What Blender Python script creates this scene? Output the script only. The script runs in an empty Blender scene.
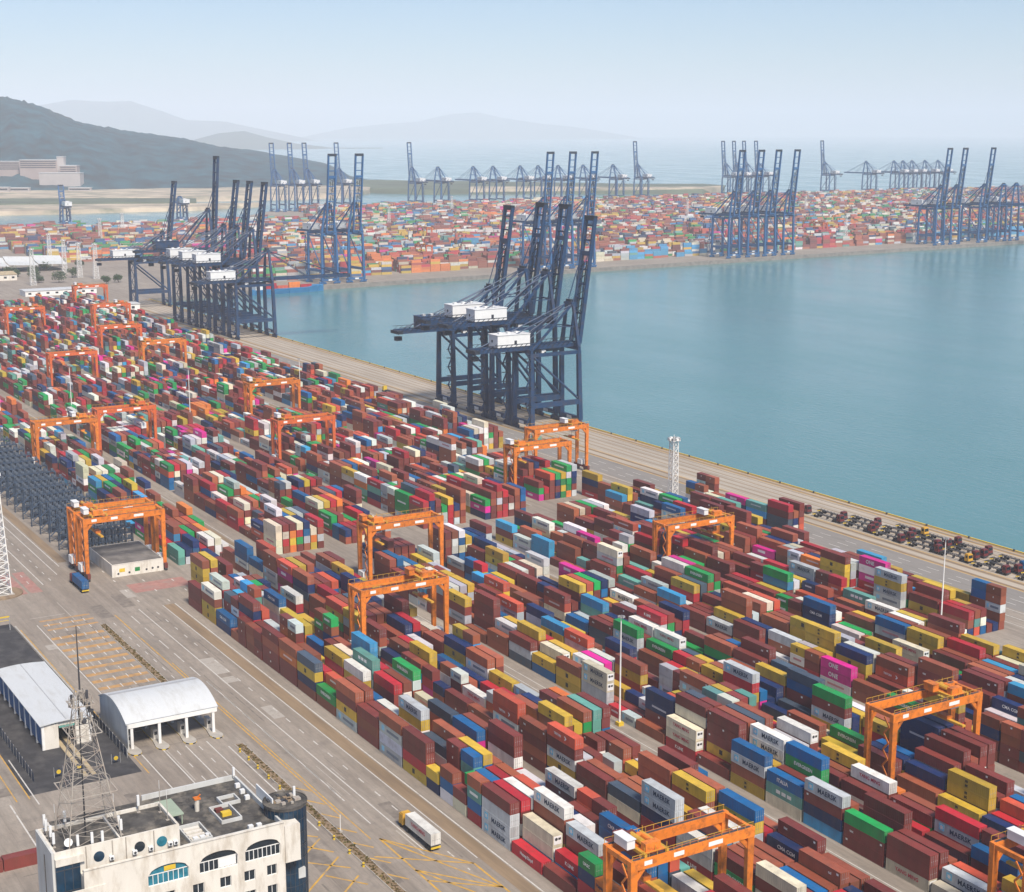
import bpy, bmesh, math, random
import numpy as np
from mathutils import Vector, Matrix
from mathutils.bvhtree import BVHTree

R = math.radians
rnd = random.Random(11)
scene = bpy.context.scene
C = scene.collection

# ------------------------------------------------------------------ camera, sky, sun, exposure
CAM_H, F_PX, PITCH, YAW = 154.08, 1528.6, R(11.647), R(58.935)
fw = Vector((-math.sin(YAW) * math.cos(PITCH), math.cos(YAW) * math.cos(PITCH), -math.sin(PITCH)))
rt = Vector((math.cos(YAW), math.sin(YAW), 0))
up = rt.cross(fw)
cam = bpy.data.cameras.new('camera')
cam.sensor_fit = 'HORIZONTAL'
cam.sensor_width = 36.0
cam.lens = F_PX * 36.0 / 1024
cam.clip_start = 1.0
cam.clip_end = 120000
camo = bpy.data.objects.new('camera', cam)
C.objects.link(camo)
camo.matrix_world = Matrix(((rt.x, up.x, -fw.x, 0), (rt.y, up.y, -fw.y, 0), (rt.z, up.z, -fw.z, CAM_H), (0, 0, 0, 1)))
scene.camera = camo

SUN_EL, SUN_AZ = R(50), R(94)          # azimuth measured from +Y towards +X
world = bpy.data.worlds.new('World')
scene.world = world
world.use_nodes = True
wn = world.node_tree
bg = wn.nodes['Background']
sky = wn.nodes.new('ShaderNodeTexSky')
sky.sky_type = 'NISHITA'
sky.sun_disc = False
sky.sun_elevation = SUN_EL
sky.sun_rotation = SUN_AZ
sky.altitude = 100
sky.air_density = 1.0
sky.dust_density = 0.5
sky.ozone_density = 8.0
wn.links.new(sky.outputs['Color'], bg.inputs['Color'])
bg.inputs['Strength'].default_value = 0.085

sun = bpy.data.lights.new('sun', 'SUN')
sun.energy = 4.4
sun.angle = R(14.0)
sun.color = (1.0, 0.92, 0.81)
suno = bpy.data.objects.new('sun', sun)
C.objects.link(suno)
sdir = Vector((math.sin(SUN_AZ) * math.cos(SUN_EL), math.cos(SUN_AZ) * math.cos(SUN_EL), math.sin(SUN_EL)))
suno.rotation_euler = sdir.to_track_quat('Z', 'Y').to_euler()

scene.view_settings.view_transform = 'Standard'
scene.view_settings.look = 'None'
scene.view_settings.gamma = 1.0
scene.view_settings.exposure = 0.48
scene.cycles.use_denoising = True
scene.cycles.max_bounces = 5
scene.cycles.diffuse_bounces = 2
scene.cycles.glossy_bounces = 2
scene.cycles.volume_bounces = 2

def project(x, y, z):
    d = Vector((x, y, z - CAM_H))
    zz = d.dot(fw)
    if zz < 1: return None
    return 512 + F_PX * d.dot(rt) / zz, 446 - F_PX * d.dot(up) / zz, zz

def in_view(x, y, z=0, m=120):
    p = project(x, y, z)
    return p is not None and -m < p[0] < 1024 + m and -m < p[1] < 892 + m

# ------------------------------------------------------------------ materials
def mat(name, col, rough=0.6, var=0.12, scale=0.35, metal=0.0, stretch=(1, 1, 1), dirt=None, dirt_amt=0.0, dscale=0.15, objvar=0.0, bump=0.0):
    m = bpy.data.materials.new(name)
    m.use_nodes = True
    nt = m.node_tree
    b = nt.nodes['Principled BSDF']
    b.inputs['Roughness'].default_value = rough
    b.inputs['Metallic'].default_value = metal
    geo = nt.nodes.new('ShaderNodeNewGeometry')
    mp = nt.nodes.new('ShaderNodeMapping')
    mp.inputs['Scale'].default_value = stretch
    nt.links.new(geo.outputs['Position'], mp.inputs['Vector'])
    n = nt.nodes.new('ShaderNodeTexNoise')
    n.inputs['Scale'].default_value = scale
    n.inputs['Detail'].default_value = 4
    nt.links.new(mp.outputs['Vector'], n.inputs['Vector'])
    mr = nt.nodes.new('ShaderNodeMapRange')
    mr.inputs['From Min'].default_value = 0.25
    mr.inputs['From Max'].default_value = 0.75
    mr.inputs['To Min'].default_value = 1 - var
    mr.inputs['To Max'].default_value = 1 + var
    nt.links.new(n.outputs['Fac'], mr.inputs['Value'])
    fac = mr.outputs['Result']
    if objvar:
        oi = nt.nodes.new('ShaderNodeObjectInfo')
        m2 = nt.nodes.new('ShaderNodeMapRange')
        m2.inputs['To Min'].default_value = 1 - objvar
        m2.inputs['To Max'].default_value = 1 + objvar
        nt.links.new(oi.outputs['Random'], m2.inputs['Value'])
        mu = nt.nodes.new('ShaderNodeMath'); mu.operation = 'MULTIPLY'
        nt.links.new(fac, mu.inputs[0]); nt.links.new(m2.outputs['Result'], mu.inputs[1])
        fac = mu.outputs[0]
    vm = nt.nodes.new('ShaderNodeVectorMath'); vm.operation = 'SCALE'
    vm.inputs[0].default_value = col
    nt.links.new(fac, vm.inputs['Scale'])
    out = vm.outputs['Vector']
    if dirt:
        n2 = nt.nodes.new('ShaderNodeTexNoise')
        n2.inputs['Scale'].default_value = dscale
        n2.inputs['Detail'].default_value = 6
        n2.inputs['Roughness'].default_value = 0.65
        nt.links.new(mp.outputs['Vector'], n2.inputs['Vector'])
        r2 = nt.nodes.new('ShaderNodeMapRange')
        r2.inputs['From Min'].default_value = 0.48
        r2.inputs['From Max'].default_value = 0.72
        r2.inputs['To Max'].default_value = dirt_amt
        nt.links.new(n2.outputs['Fac'], r2.inputs['Value'])
        mx = nt.nodes.new('ShaderNodeMix'); mx.data_type = 'RGBA'
        nt.links.new(r2.outputs['Result'], mx.inputs['Factor'])
        nt.links.new(out, mx.inputs['A'])
        mx.inputs['B'].default_value = (*dirt, 1)
        out = mx.outputs['Result']
    nt.links.new(out, b.inputs['Base Color'])
    if bump:
        bp = nt.nodes.new('ShaderNodeBump')
        bp.inputs['Strength'].default_value = bump
        bp.inputs['Distance'].default_value = 0.3
        nt.links.new(n.outputs['Fac'], bp.inputs['Height'])
        nt.links.new(bp.outputs['Normal'], b.inputs['Normal'])
    return m

PAINT = {  # container paints (linear)
    'M': ((0.175, 0.031, 0.024), 'maroon'), 'B': ((0.25, 0.062, 0.030), 'rust brown'), 'D': ((0.32, 0.085, 0.038), 'terracotta'),
    'R': ((0.40, 0.014, 0.024), 'red'), 'F': ((0.47, 0.075, 0.035), 'orange red'), 'Y': ((0.50, 0.325, 0.030), 'mustard yellow'),
    'N': ((0.005, 0.022, 0.095), 'navy blue'), 'U': ((0.004, 0.098, 0.26), 'blue'), 'S': ((0.035, 0.27, 0.50), 'sky blue'),
    'W': ((0.64, 0.62, 0.57), 'white'), 'C': ((0.60, 0.54, 0.40), 'cream'), 'G': ((0.44, 0.46, 0.47), 'pale grey'),
    'g': ((0.008, 0.26, 0.060), 'green'), 'T': ((0.11, 0.30, 0.25), 'pale teal'), 'O': ((0.64, 0.17, 0.025), 'orange'),
    'P': ((0.55, 0.012, 0.22), 'magenta'), 'K': ((0.05, 0.075, 0.11), 'slate grey'),
}
M = {}
for k, (c, nm) in PAINT.items():
    M[k] = mat('paint_' + nm.replace(' ', '_'), c, 0.55, 0.16, 0.5, stretch=(1, 1, 0.4), dirt=(0.13, 0.075, 0.05), dirt_amt=0.28, dscale=0.45, objvar=0.22)
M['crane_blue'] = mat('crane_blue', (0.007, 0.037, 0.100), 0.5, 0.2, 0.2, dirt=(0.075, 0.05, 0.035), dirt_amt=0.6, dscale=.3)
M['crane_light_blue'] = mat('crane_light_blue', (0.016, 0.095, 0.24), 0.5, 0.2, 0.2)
M['crane_dark'] = mat('crane_dark', (0.014, 0.020, 0.032), 0.6, 0.2, 0.3)
M['crane_white'] = mat('crane_white', (0.68, 0.68, 0.67), 0.5, 0.05, 0.5)
M['rtg_orange'] = mat('rtg_orange', (0.68, 0.185, 0.018), 0.5, 0.12, 0.5, dirt=(0.17, 0.06, 0.025), dirt_amt=0.75, dscale=0.7, objvar=0.18)
M['rtg_red'] = mat('rtg_red', (0.60, 0.115, 0.025), 0.5, 0.12, 0.5, dirt=(0.22, 0.07, 0.02), dirt_amt=0.5, dscale=0.6)
M['rtg_dark'] = mat('rtg_dark', (0.14, 0.028, 0.020), 0.7, 0.2, 0.6)
M['rtg_yellow'] = mat('rtg_yellow', (0.55, 0.30, 0.03), 0.6, 0.2, 0.8)
M['rubber'] = mat('rubber', (0.018, 0.018, 0.018), 0.9, 0.2, 1.0)
M['steel_dark'] = mat('steel_dark', (0.045, 0.045, 0.05), 0.6, 0.3, 0.6)
M['steel_grey'] = mat('steel_grey', (0.30, 0.30, 0.30), 0.5, 0.2, 0.6, dirt=(0.16, 0.10, 0.06), dirt_amt=0.6, dscale=0.7)
M['white_paint'] = mat('white_paint', (0.76, 0.74, 0.70), 0.55, 0.07, 0.4, dirt=(0.35, 0.30, 0.24), dirt_amt=0.35)
M['glass_dark'] = mat('glass_dark', (0.012, 0.020, 0.028), 0.12, 0.4, 0.8)
M['glass_teal'] = mat('glass_teal', (0.02, 0.16, 0.22), 0.12, 0.4, 0.8)
M['glass_navy'] = mat('glass_navy', (0.006, 0.030, 0.060), 0.15, 0.6, 0.5)
M['cream_wall'] = mat('cream_wall', (0.66, 0.615, 0.54), 0.75, 0.07, 0.4, stretch=(1, 1, 0.3), dirt=(0.30, 0.23, 0.15), dirt_amt=0.6, dscale=0.5)
M['grey_wall'] = mat('grey_wall', (0.52, 0.52, 0.50), 0.75, 0.07, 0.4, stretch=(1, 1, 0.3), dirt=(0.25, 0.22, 0.18), dirt_amt=0.4, dscale=0.3)
M['roof_dark'] = mat('roof_dark', (0.055, 0.050, 0.045), 0.9, 0.7, 0.5, dirt=(0.22, 0.19, 0.15), dirt_amt=0.9, dscale=0.32)
M['roof_white'] = mat('roof_white', (0.54, 0.55, 0.55), 0.5, 0.06, 0.3, stretch=(.3, 1.2, 1), dirt=(0.38, 0.37, 0.34), dirt_amt=0.7, dscale=.3)
M['roof_grey'] = mat('roof_grey', (0.36, 0.36, 0.37), 0.6, 0.1, 0.3)
M['plate'] = mat('plate', (0.75, 0.74, 0.70), 0.5, 0.05, 1)
M['rack_blue'] = mat('rack_blue', (0.040, 0.062, 0.098), 0.6, 0.3, 0.6)
M['black'] = mat('black', (0.02, 0.02, 0.022), 0.6, 0.1, 1)
M['letter_white'] = mat('letter_white', (0.72, 0.71, 0.68), 0.6, 0.06, 1)
M['letter_navy'] = mat('letter_navy', (0.015, 0.035, 0.075), 0.6, 0.06, 1)
M['letter_red'] = mat('letter_red', (0.45, 0.03, 0.06), 0.6, 0.06, 1)
M['letter_black'] = mat('letter_black', (0.03, 0.028, 0.02), 0.6, 0.06, 1)
M['star_blue'] = mat('star_blue', (0.16, 0.52, 0.72), 0.6, 0.06, 1)
M['tan'] = mat('tan', (0.42, 0.33, 0.20), 0.85, 0.2, 0.4, dirt=(0.15, 0.11, 0.07), dirt_amt=0.6, dscale=0.5)
M['yellow_paint'] = mat('yellow_paint', (0.62, 0.42, 0.03), 0.6, 0.15, 0.6)
M['bark'] = mat('bark', (0.07, 0.05, 0.035), 0.9, 0.3, 2)
M['leaf_dark'] = mat('leaf_dark', (0.030, 0.060, 0.022), 0.8, 0.35, 0.5)
M['leaf_light'] = mat('leaf_light', (0.055, 0.095, 0.030), 0.8, 0.35, 0.5)
M['mast_steel'] = mat('mast_steel', (0.38, 0.34, 0.29), 0.6, 0.25, 0.5, dirt=(0.18, 0.09, 0.05), dirt_amt=0.7, dscale=0.5)
M['awning_green'] = mat('awning_green', (0.30, 0.36, 0.27), 0.7, 0.1, 0.5)
M['ship_blue'] = mat('ship_blue', (0.02, 0.17, 0.36), 0.5, 0.1, 0.1)

# ------------------------------------------------------------------ mesh builder
class MB:
    def __init__(s):
        s.v, s.f, s.m = [], [], []
    def quad(s, a, b, c, d, m=0):
        i = len(s.v); s.v += [tuple(a), tuple(b), tuple(c), tuple(d)]; s.f.append((i, i + 1, i + 2, i + 3)); s.m.append(m)
    def ngon(s, pts, m=0):
        i = len(s.v); s.v += [tuple(p) for p in pts]; s.f.append(tuple(range(i, i + len(pts)))); s.m.append(m)
    def hexa(s, lo, hi, m=0):
        i = len(s.v); s.v += [tuple(p) for p in lo] + [tuple(p) for p in hi]
        for f in ((3, 2, 1, 0), (4, 5, 6, 7), (0, 1, 5, 4), (1, 2, 6, 5), (2, 3, 7, 6), (3, 0, 4, 7)):
            s.f.append(tuple(i + k for k in f)); s.m.append(m)
    def box(s, x0, y0, z0, x1, y1, z1, m=0):
        s.hexa(((x0, y0, z0), (x1, y0, z0), (x1, y1, z0), (x0, y1, z0)), ((x0, y0, z1), (x1, y0, z1), (x1, y1, z1), (x0, y1, z1)), m)
    def beam(s, p, q, w, h=None, m=0, w2=None, h2=None):
        h = h or w; w2 = w2 or w; h2 = h2 or h
        p, q = Vector(p), Vector(q)
        d = (q - p).normalized()
        ref = Vector((0, 0, 1)) if abs(d.z) < 0.9 else Vector((0, 1, 0))
        a = d.cross(ref).normalized(); b = a.cross(d).normalized()
        def ring(c, w, h): return [c - a * w / 2 - b * h / 2, c + a * w / 2 - b * h / 2, c + a * w / 2 + b * h / 2, c - a * w / 2 + b * h / 2]
        s.hexa([tuple(x) for x in ring(p, w, h)], [tuple(x) for x in ring(q, w2, h2)], m)
    def tube(s, p, q, r, n=8, r2=None, m=0, caps=True):
        r2 = r if r2 is None else r2
        p, q = Vector(p), Vector(q)
        d = (q - p).normalized()
        ref = Vector((0, 0, 1)) if abs(d.z) < 0.9 else Vector((1, 0, 0))
        a = d.cross(ref).normalized(); b = a.cross(d).normalized()
        i = len(s.v)
        for c, rr in ((p, r), (q, r2)):
            for k in range(n):
                t = 2 * math.pi * k / n
                s.v.append(tuple(c + a * rr * math.cos(t) + b * rr * math.sin(t)))
        for k in range(n):
            s.f.append((i + k, i + (k + 1) % n, i + n + (k + 1) % n, i + n + k)); s.m.append(m)
        if caps:
            s.f.append(tuple(i + n + k for k in range(n))); s.m.append(m)
            s.f.append(tuple(i + n - 1 - k for k in range(n))); s.m.append(m)
    def ball(s, c, rx, ry=None, rz=None, n=8, m=0):
        ry = ry or rx; rz = rz or rx
        i = len(s.v); rows = n // 2
        for j in range(rows + 1):
            ph = math.pi * j / rows
            for k in range(n):
                t = 2 * math.pi * k / n
                s.v.append((c[0] + rx * math.sin(ph) * math.cos(t), c[1] + ry * math.sin(ph) * math.sin(t), c[2] + rz * math.cos(ph)))
        for j in range(rows):
            for k in range(n):
                s.f.append((i + j * n + k, i + (j + 1) * n + k, i + (j + 1) * n + (k + 1) % n, i + j * n + (k + 1) % n)); s.m.append(m)
    def mesh(s, name, mats):
        me = bpy.data.meshes.new(name)
        me.from_pydata(s.v, [], s.f)
        for x in (mats if isinstance(mats, (list, tuple)) else [mats]): me.materials.append(x)
        if any(s.m): me.polygons.foreach_set('material_index', s.m)
        return me
    def build(s, name, mats, parent=None, loc=None):
        o = bpy.data.objects.new(name, s.mesh(name, mats))
        C.objects.link(o)
        if parent: o.parent = parent
        if loc: o.location = loc
        return o

def tag(o, label=None, cat=None, group=None, kind=None):
    if label: o['label'] = label
    if cat: o['category'] = cat
    if group: o['group'] = group
    if kind: o['kind'] = kind
    return o

def thing(name, label, cat, loc=(0, 0, 0), rz=0.0, group=None):
    o = bpy.data.objects.new(name, None)
    C.objects.link(o)
    o.empty_display_size = 0.5
    o.location = loc
    o.rotation_euler = (0, 0, rz)
    return tag(o, label, cat, group)

def copy_tree(o, parent=None):
    c = o.copy()
    C.objects.link(c)
    if parent: c.parent = parent
    for ch in list(o.children): copy_tree(ch, c)
    return c

def ordinal(n):
    base = ['zeroth', 'first', 'second', 'third', 'fourth', 'fifth', 'sixth', 'seventh', 'eighth', 'ninth', 'tenth', 'eleventh', 'twelfth', 'thirteenth',
            'fourteenth', 'fifteenth', 'sixteenth', 'seventeenth', 'eighteenth', 'nineteenth', 'twentieth']
    if n <= 20: return base[n]
    tens = {2: 'twenty', 3: 'thirty', 4: 'forty', 5: 'fifty'}
    if n % 10 == 0: return {3: 'thirtieth', 4: 'fortieth', 5: 'fiftieth'}[n // 10]
    return tens[n // 10] + '-' + base[n % 10]

_text = {}
def text_mesh(txt, h, material, bold=0.02, spacing=1.0):
    """lettering as a thin solid mesh standing in the XZ plane and facing -Y, centred on the origin"""
    key = (txt, h, material.name)
    if key in _text: return _text[key]
    cu = bpy.data.curves.new('lettering', 'FONT')
    cu.body = txt
    cu.size = h / 0.72
    cu.offset = bold * h
    cu.extrude = 0.006
    cu.resolution_u = 2
    cu.space_character = spacing
    cu.align_x = 'CENTER'
    o = bpy.data.objects.new('lettering', cu)
    C.objects.link(o)
    bpy.context.view_layer.update()
    me = bpy.data.meshes.new_from_object(o.evaluated_get(bpy.context.evaluated_depsgraph_get()))
    bpy.data.objects.remove(o)
    bpy.data.curves.remove(cu)
    n = len(me.vertices)
    co = np.empty(n * 3, np.float32); me.vertices.foreach_get('co', co); co = co.reshape(-1, 3)
    zc = (co[:, 1].min() + co[:, 1].max()) / 2
    out = np.stack([co[:, 0], -co[:, 2], co[:, 1] - zc], 1)
    me.vertices.foreach_set('co', out.ravel())
    me.materials.clear(); me.materials.append(material)
    _text[key] = me
    return me

def child_mesh(name, me, parent, loc=(0, 0, 0), rz=0.0):
    o = bpy.data.objects.new(name, me)
    C.objects.link(o)
    o.parent = parent
    o.location = loc
    o.rotation_euler = (0, 0, rz)
    return o

def rays_world(px, py, dist):
    """ground point at a horizontal distance along the azimuth of a photo column (used only to lay out far hills)"""
    a = math.atan((px - 512) / F_PX)
    d = Vector((-math.sin(YAW - a), math.cos(YAW - a), 0))
    return d * dist

# ------------------------------------------------------------------ ground, quays, water
def ground_mat():
    m = bpy.data.materials.new('concrete_ground'); m.use_nodes = True
    nt = m.node_tree; b = nt.nodes['Principled BSDF']; b.inputs['Roughness'].default_value = 0.9
    geo = nt.nodes.new('ShaderNodeNewGeometry')
    def noise(scale, stretch=(1, 1, 1), detail=5, rough=0.6):
        mp = nt.nodes.new('ShaderNodeMapping'); mp.inputs['Scale'].default_value = stretch
        nt.links.new(geo.outputs['Position'], mp.inputs['Vector'])
        n = nt.nodes.new('ShaderNodeTexNoise'); n.inputs['Scale'].default_value = scale; n.inputs['Detail'].default_value = detail; n.inputs['Roughness'].default_value = rough
        nt.links.new(mp.outputs['Vector'], n.inputs['Vector'])
        return n.outputs['Fac']
    def ramp(src, lo, hi, a, c):
        r = nt.nodes.new('ShaderNodeMapRange'); r.inputs['From Min'].default_value = lo; r.inputs['From Max'].default_value = hi
        r.inputs['To Min'].default_value = a; r.inputs['To Max'].default_value = c
        nt.links.new(src, r.inputs['Value']); return r.outputs['Result']
    def mix(f, a, c):
        x = nt.nodes.new('ShaderNodeMix'); x.data_type = 'RGBA'
        nt.links.new(f, x.inputs['Factor'])
        for s, v in (('A', a), ('B', c)):
            if isinstance(v, tuple): x.inputs[s].default_value = (*v, 1)
            else: nt.links.new(v, x.inputs[s])
        return x.outputs['Result']
    base = mix(ramp(noise(0.02), 0.3, 0.7, 0, 1), (0.250, 0.205, 0.165), (0.345, 0.295, 0.242))
    base = mix(ramp(noise(0.35, (0.06, 1, 1)), 0.42, 0.72, 0, 0.65), base, (0.155, 0.125, 0.098))      # tyre wear along the lanes
    base = mix(ramp(noise(0.09, (1, 1, 1), 8, 0.7), 0.56, 0.72, 0, 0.55), base, (0.115, 0.100, 0.088))  # oil and repair patches
    base = mix(ramp(noise(0.12, (0.25, 1, 1), 6, 0.65), 0.60, 0.75, 0, 0.5), base, (0.40, 0.37, 0.33))
    base = mix(ramp(noise(0.9, (0.25, 1, 1), 6, 0.75), 0.40, 0.68, 0, 0.42), base, (0.13, 0.115, 0.10))
    # slab joints
    mp = nt.nodes.new('ShaderNodeMapping'); mp.inputs['Scale'].default_value = (1, 1, 1)
    nt.links.new(geo.outputs['Position'], mp.inputs['Vector'])
    br = nt.nodes.new('ShaderNodeTexBrick'); br.offset = 0.0
    br.inputs['Scale'].default_value = 0.2; br.inputs['Mortar Size'].default_value = 0.012; br.inputs['Brick Width'].default_value = 1.0; br.inputs['Row Height'].default_value = 0.8
    nt.links.new(mp.outputs['Vector'], br.inputs['Vector'])
    base = mix(ramp(br.outputs['Fac'], 0, 1, 0, 0.30), base, (0.12, 0.105, 0.095))
    nt.links.new(base, b.inputs['Base Color'])
    return m
M['ground'] = ground_mat()
M['quay_wall'] = mat('quay_wall', (0.20, 0.18, 0.16), 0.9, 0.3, 0.2)

QUAY_Y = 447.0
def far_x(y): return -1436 - 0.068 * (y - 600)          # edge of the far quay
gb = MB()
top = [(500, -1600, 0), (500, QUAY_Y, 0), (far_x(QUAY_Y) + 24, QUAY_Y, 0), (far_x(560) + 6, 545, 0), (far_x(3900), 3900, 0), (-2830, 3900, 0), (-2830, 1150, 0), (-2560, 950, 0), (-2560, -1600, 0)]
gb.ngon(top[::-1] if False else top)
for a, b in zip(top, top[1:] + top[:1]):
    gb.quad((a[0], a[1], -9), (b[0], b[1], -9), b, a, 1)
tag(gb.build('ground', [M['ground'], M['quay_wall']]), kind='structure')

def water_mat():
    m = bpy.data.materials.new('sea_water'); m.use_nodes = True
    nt = m.node_tree; b = nt.nodes['Principled BSDF']
    b.inputs['Roughness'].default_value = 0.16
    b.inputs['IOR'].default_value = 1.33
    # wind patches: rougher and smoother water
    geo = nt.nodes.new('ShaderNodeNewGeometry')
    n0 = nt.nodes.new('ShaderNodeTexNoise'); n0.inputs['Scale'].default_value = 0.006; n0.inputs['Detail'].default_value = 4
    nt.links.new(geo.outputs['Position'], n0.inputs['Vector'])
    mx = nt.nodes.new('ShaderNodeMix'); mx.data_type = 'RGBA'
    mx.inputs['A'].default_value = (0.062, 0.178, 0.184, 1); mx.inputs['B'].default_value = (0.090, 0.220, 0.222, 1)
    nt.links.new(n0.outputs['Fac'], mx.inputs['Factor'])
    nt.links.new(mx.outputs['Result'], b.inputs['Base Color'])
    mp = nt.nodes.new('ShaderNodeMapping'); mp.inputs['Rotation'].default_value = (0, 0, R(20)); mp.inputs['Scale'].default_value = (0.5, 1.3, 1)
    nt.links.new(geo.outputs['Position'], mp.inputs['Vector'])
    n1 = nt.nodes.new('ShaderNodeTexNoise'); n1.inputs['Scale'].default_value = 0.28; n1.inputs['Detail'].default_value = 5; n1.inputs['Roughness'].default_value = 0.62
    nt.links.new(mp.outputs['Vector'], n1.inputs['Vector'])
    bp = nt.nodes.new('ShaderNodeBump'); bp.inputs['Strength'].default_value = 0.6; bp.inputs['Distance'].default_value = 0.5
    nt.links.new(n1.outputs['Fac'], bp.inputs['Height'])
    nt.links.new(bp.outputs['Normal'], b.inputs['Normal'])
    mp2 = nt.nodes.new('ShaderNodeMapping'); mp2.inputs['Rotation'].default_value = (0, 0, R(20)); mp2.inputs['Scale'].default_value = (0.3, 1.0, 1)
    nt.links.new(geo.outputs['Position'], mp2.inputs['Vector'])
    n2 = nt.nodes.new('ShaderNodeTexNoise'); n2.inputs['Scale'].default_value = 0.013; n2.inputs['Detail'].default_value = 6; n2.inputs['Roughness'].default_value = 0.6
    nt.links.new(mp2.outputs['Vector'], n2.inputs['Vector'])
    rr_ = nt.nodes.new('ShaderNodeMapRange'); rr_.inputs['From Min'].default_value = .35; rr_.inputs['From Max'].default_value = .65; rr_.inputs['To Min'].default_value = .10; rr_.inputs['To Max'].default_value = .22
    nt.links.new(n2.outputs['Fac'], rr_.inputs['Value']); nt.links.new(rr_.outputs['Result'], b.inputs['Roughness'])
    return m
M['water'] = water_mat()
wb = MB()
wb.quad((-39500, -8500, -4.6), (8500, -8500, -4.6), (8500, 39500, -4.6), (-39500, 39500, -4.6))
tag(wb.build('water', M['water']), kind='structure')

def blob_strip(mb, pts_near, pts_far, z, m=0):
    """low bank of land between two shore polylines"""
    n = len(pts_near)
    for i in range(n - 1):
        a, b, c, d = pts_near[i], pts_near[i + 1], pts_far[i + 1], pts_far[i]
        mid = lambda p, q, t: ((p[0] + (q[0] - p[0]) * t), (p[1] + (q[1] - p[1]) * t))
        rows = [(a, b, -6), (mid(a, d, .06), mid(b, c, .06), z), (mid(a, d, .9), mid(b, c, .9), z * 1.3), (d, c, -6)]
        for r0, r1 in zip(rows, rows[1:]):
            mb.quad((*r0[0], r0[2]), (*r0[1], r0[2]), (*r1[1], r1[2]), (*r1[0], r1[2]), m)

M['sand'] = mat('sand', (0.40, 0.33, 0.24), 0.9, 0.45, 0.012, stretch=(1, 1, 1), dirt=(0.07, 0.10, 0.06), dirt_amt=1.0, dscale=0.011)
M['scrub'] = mat('scrub', (0.08, 0.10, 0.06), 0.9, 0.4, 0.01)
def bank(name, cols, near, far, z, m):
    b = MB()
    blob_strip(b, [tuple(rays_world(c, 0, d)[:2]) for c, d in zip(cols, near)], [tuple(rays_world(c, 0, d)[:2]) for c, d in zip(cols, far)], z, 0)
    return tag(b.build(name, m), kind='structure')
bank('sandbank', (-260, -120, 0, 60, 130, 200, 262), (3110, 3090, 3100, 3120, 3160, 3200, 3330), (3420, 3420, 3400, 3400, 3380, 3360, 3370), 3, M['sand'])
bank('scrub_bank', (-260, -60, 60, 200), (3400, 3400, 3390, 3385), (3700, 3680, 3640, 3560), 5, M['scrub'])
bank('sandbank', (-260, -120, 20, 90, 160, 230, 300, 352, 372), (3690, 3660, 3630, 3610, 3600, 3620, 3660, 3780, 4050), (4400, 4400, 4350, 4300, 4350, 4300, 4350, 4300, 4150), 6, M['sand'])
bank('sandbank', (330, 380, 420, 470, 560, 640, 700, 722), (4250, 4020, 3930, 3960, 3990, 3960, 4020, 4220), (4800, 4800, 4700, 4650, 4500, 4400, 4420, 4260), 7, M['scrub'])
bank('sandbank', (470, 560, 640, 700, 718), (3975, 4005, 3980, 4040, 4150), (4080, 4090, 4060, 4110, 4180), 8.5, M['sand'])

# ------------------------------------------------------------------ hills
def hills(name, prof, dist, depth, foot, m, seed, rough=1.0, nx=170, ny=46):
    """prof: (photo column, ridge height in metres); a wide ridge running across the view with spurs and gullies"""
    r = np.random.RandomState(seed)
    cols = np.linspace(prof[0][0], prof[-1][0], nx)
    hh = np.interp(cols, [p[0] for p in prof], [p[1] for p in prof])
    ph = r.rand(12) * 6.28
    mb = MB()
    vid = []
    for j in range(ny):
        t = j / (ny - 1)
        d0 = dist - foot + (foot + depth) * t
        tr = foot / (foot + depth)
        prof_t = math.sin(min(t / tr, 1) * math.pi / 2) ** 1.15 if t < tr else max(0, 1 - ((t - tr) / (1 - tr)) ** 1.6)
        row = []
        for i in range(nx):
            c = cols[i]
            x = c / 40.0
            spur = 0.5 * math.sin(x * 1.9 + ph[0] + 2 * t) + 0.35 * math.sin(x * 4.3 + ph[1] - 3 * t) + 0.25 * math.sin(x * 8.1 + ph[2] + 5 * t) + 0.18 * math.sin(x * 15 + ph[3]) * math.sin(t * 21 + ph[4])
            e = prof_t * hh[i] * (1 + rough * 0.30 * spur * (1 - prof_t)) + rough * hh[i] * 0.012 * r.randn() * prof_t
            wt = min(1.0, max(0.02, (hh[i] - 2) / 45.0)) ** .6       # the hill narrows to a point where its ridge runs into the sea
            d = dist - foot * .45 * (1 - wt) + (d0 - dist) * wt
            p = rays_world(c, 0, d)
            row.append(len(mb.v)); mb.v.append((p.x, p.y, e - 6 + 6 * prof_t))
        vid.append(row)
    for j in range(ny - 1):
        for i in range(nx - 1):
            mb.f.append((vid[j][i], vid[j][i + 1], vid[j + 1][i + 1], vid[j + 1][i])); mb.m.append(0)
    o = mb.build(name, m)
    for p in o.data.polygons: p.use_smooth = True
    return tag(o, kind='structure')
def zz(y, d): return 154 + (131 - y) / F_PX * d
M['forest_haze_tint'] = mat('forest_haze_tint', (0.005, 0.042, 0.058), 0.95, 1.0, 0.016, dirt=(0.26, 0.20, 0.13), dirt_amt=0.0, dscale=0.004, bump=0.0)  # dark woods with the blue of distant haze mixed into the base colour
M['forest_haze_tint2'] = mat('forest_far', (0.05, 0.07, 0.045), 0.95, 0.3, 0.004)
D1 = 5600
hills('hills', [(x, max(2, zz(y, D1))) for x, y in ((-300, 118), (-200, 104), (-120, 98), (-60, 97), (-10, 99), (22, 101), (45, 107), (62, 112), (85, 122), (110, 127), (150, 133), (190, 138), (225, 146), (262, 150), (300, 157), (330, 163), (352, 171), (372, 182), (384, 186))], D1, 1800, 1600, M['forest_haze_tint'], 3)
D2 = 15000
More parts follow.
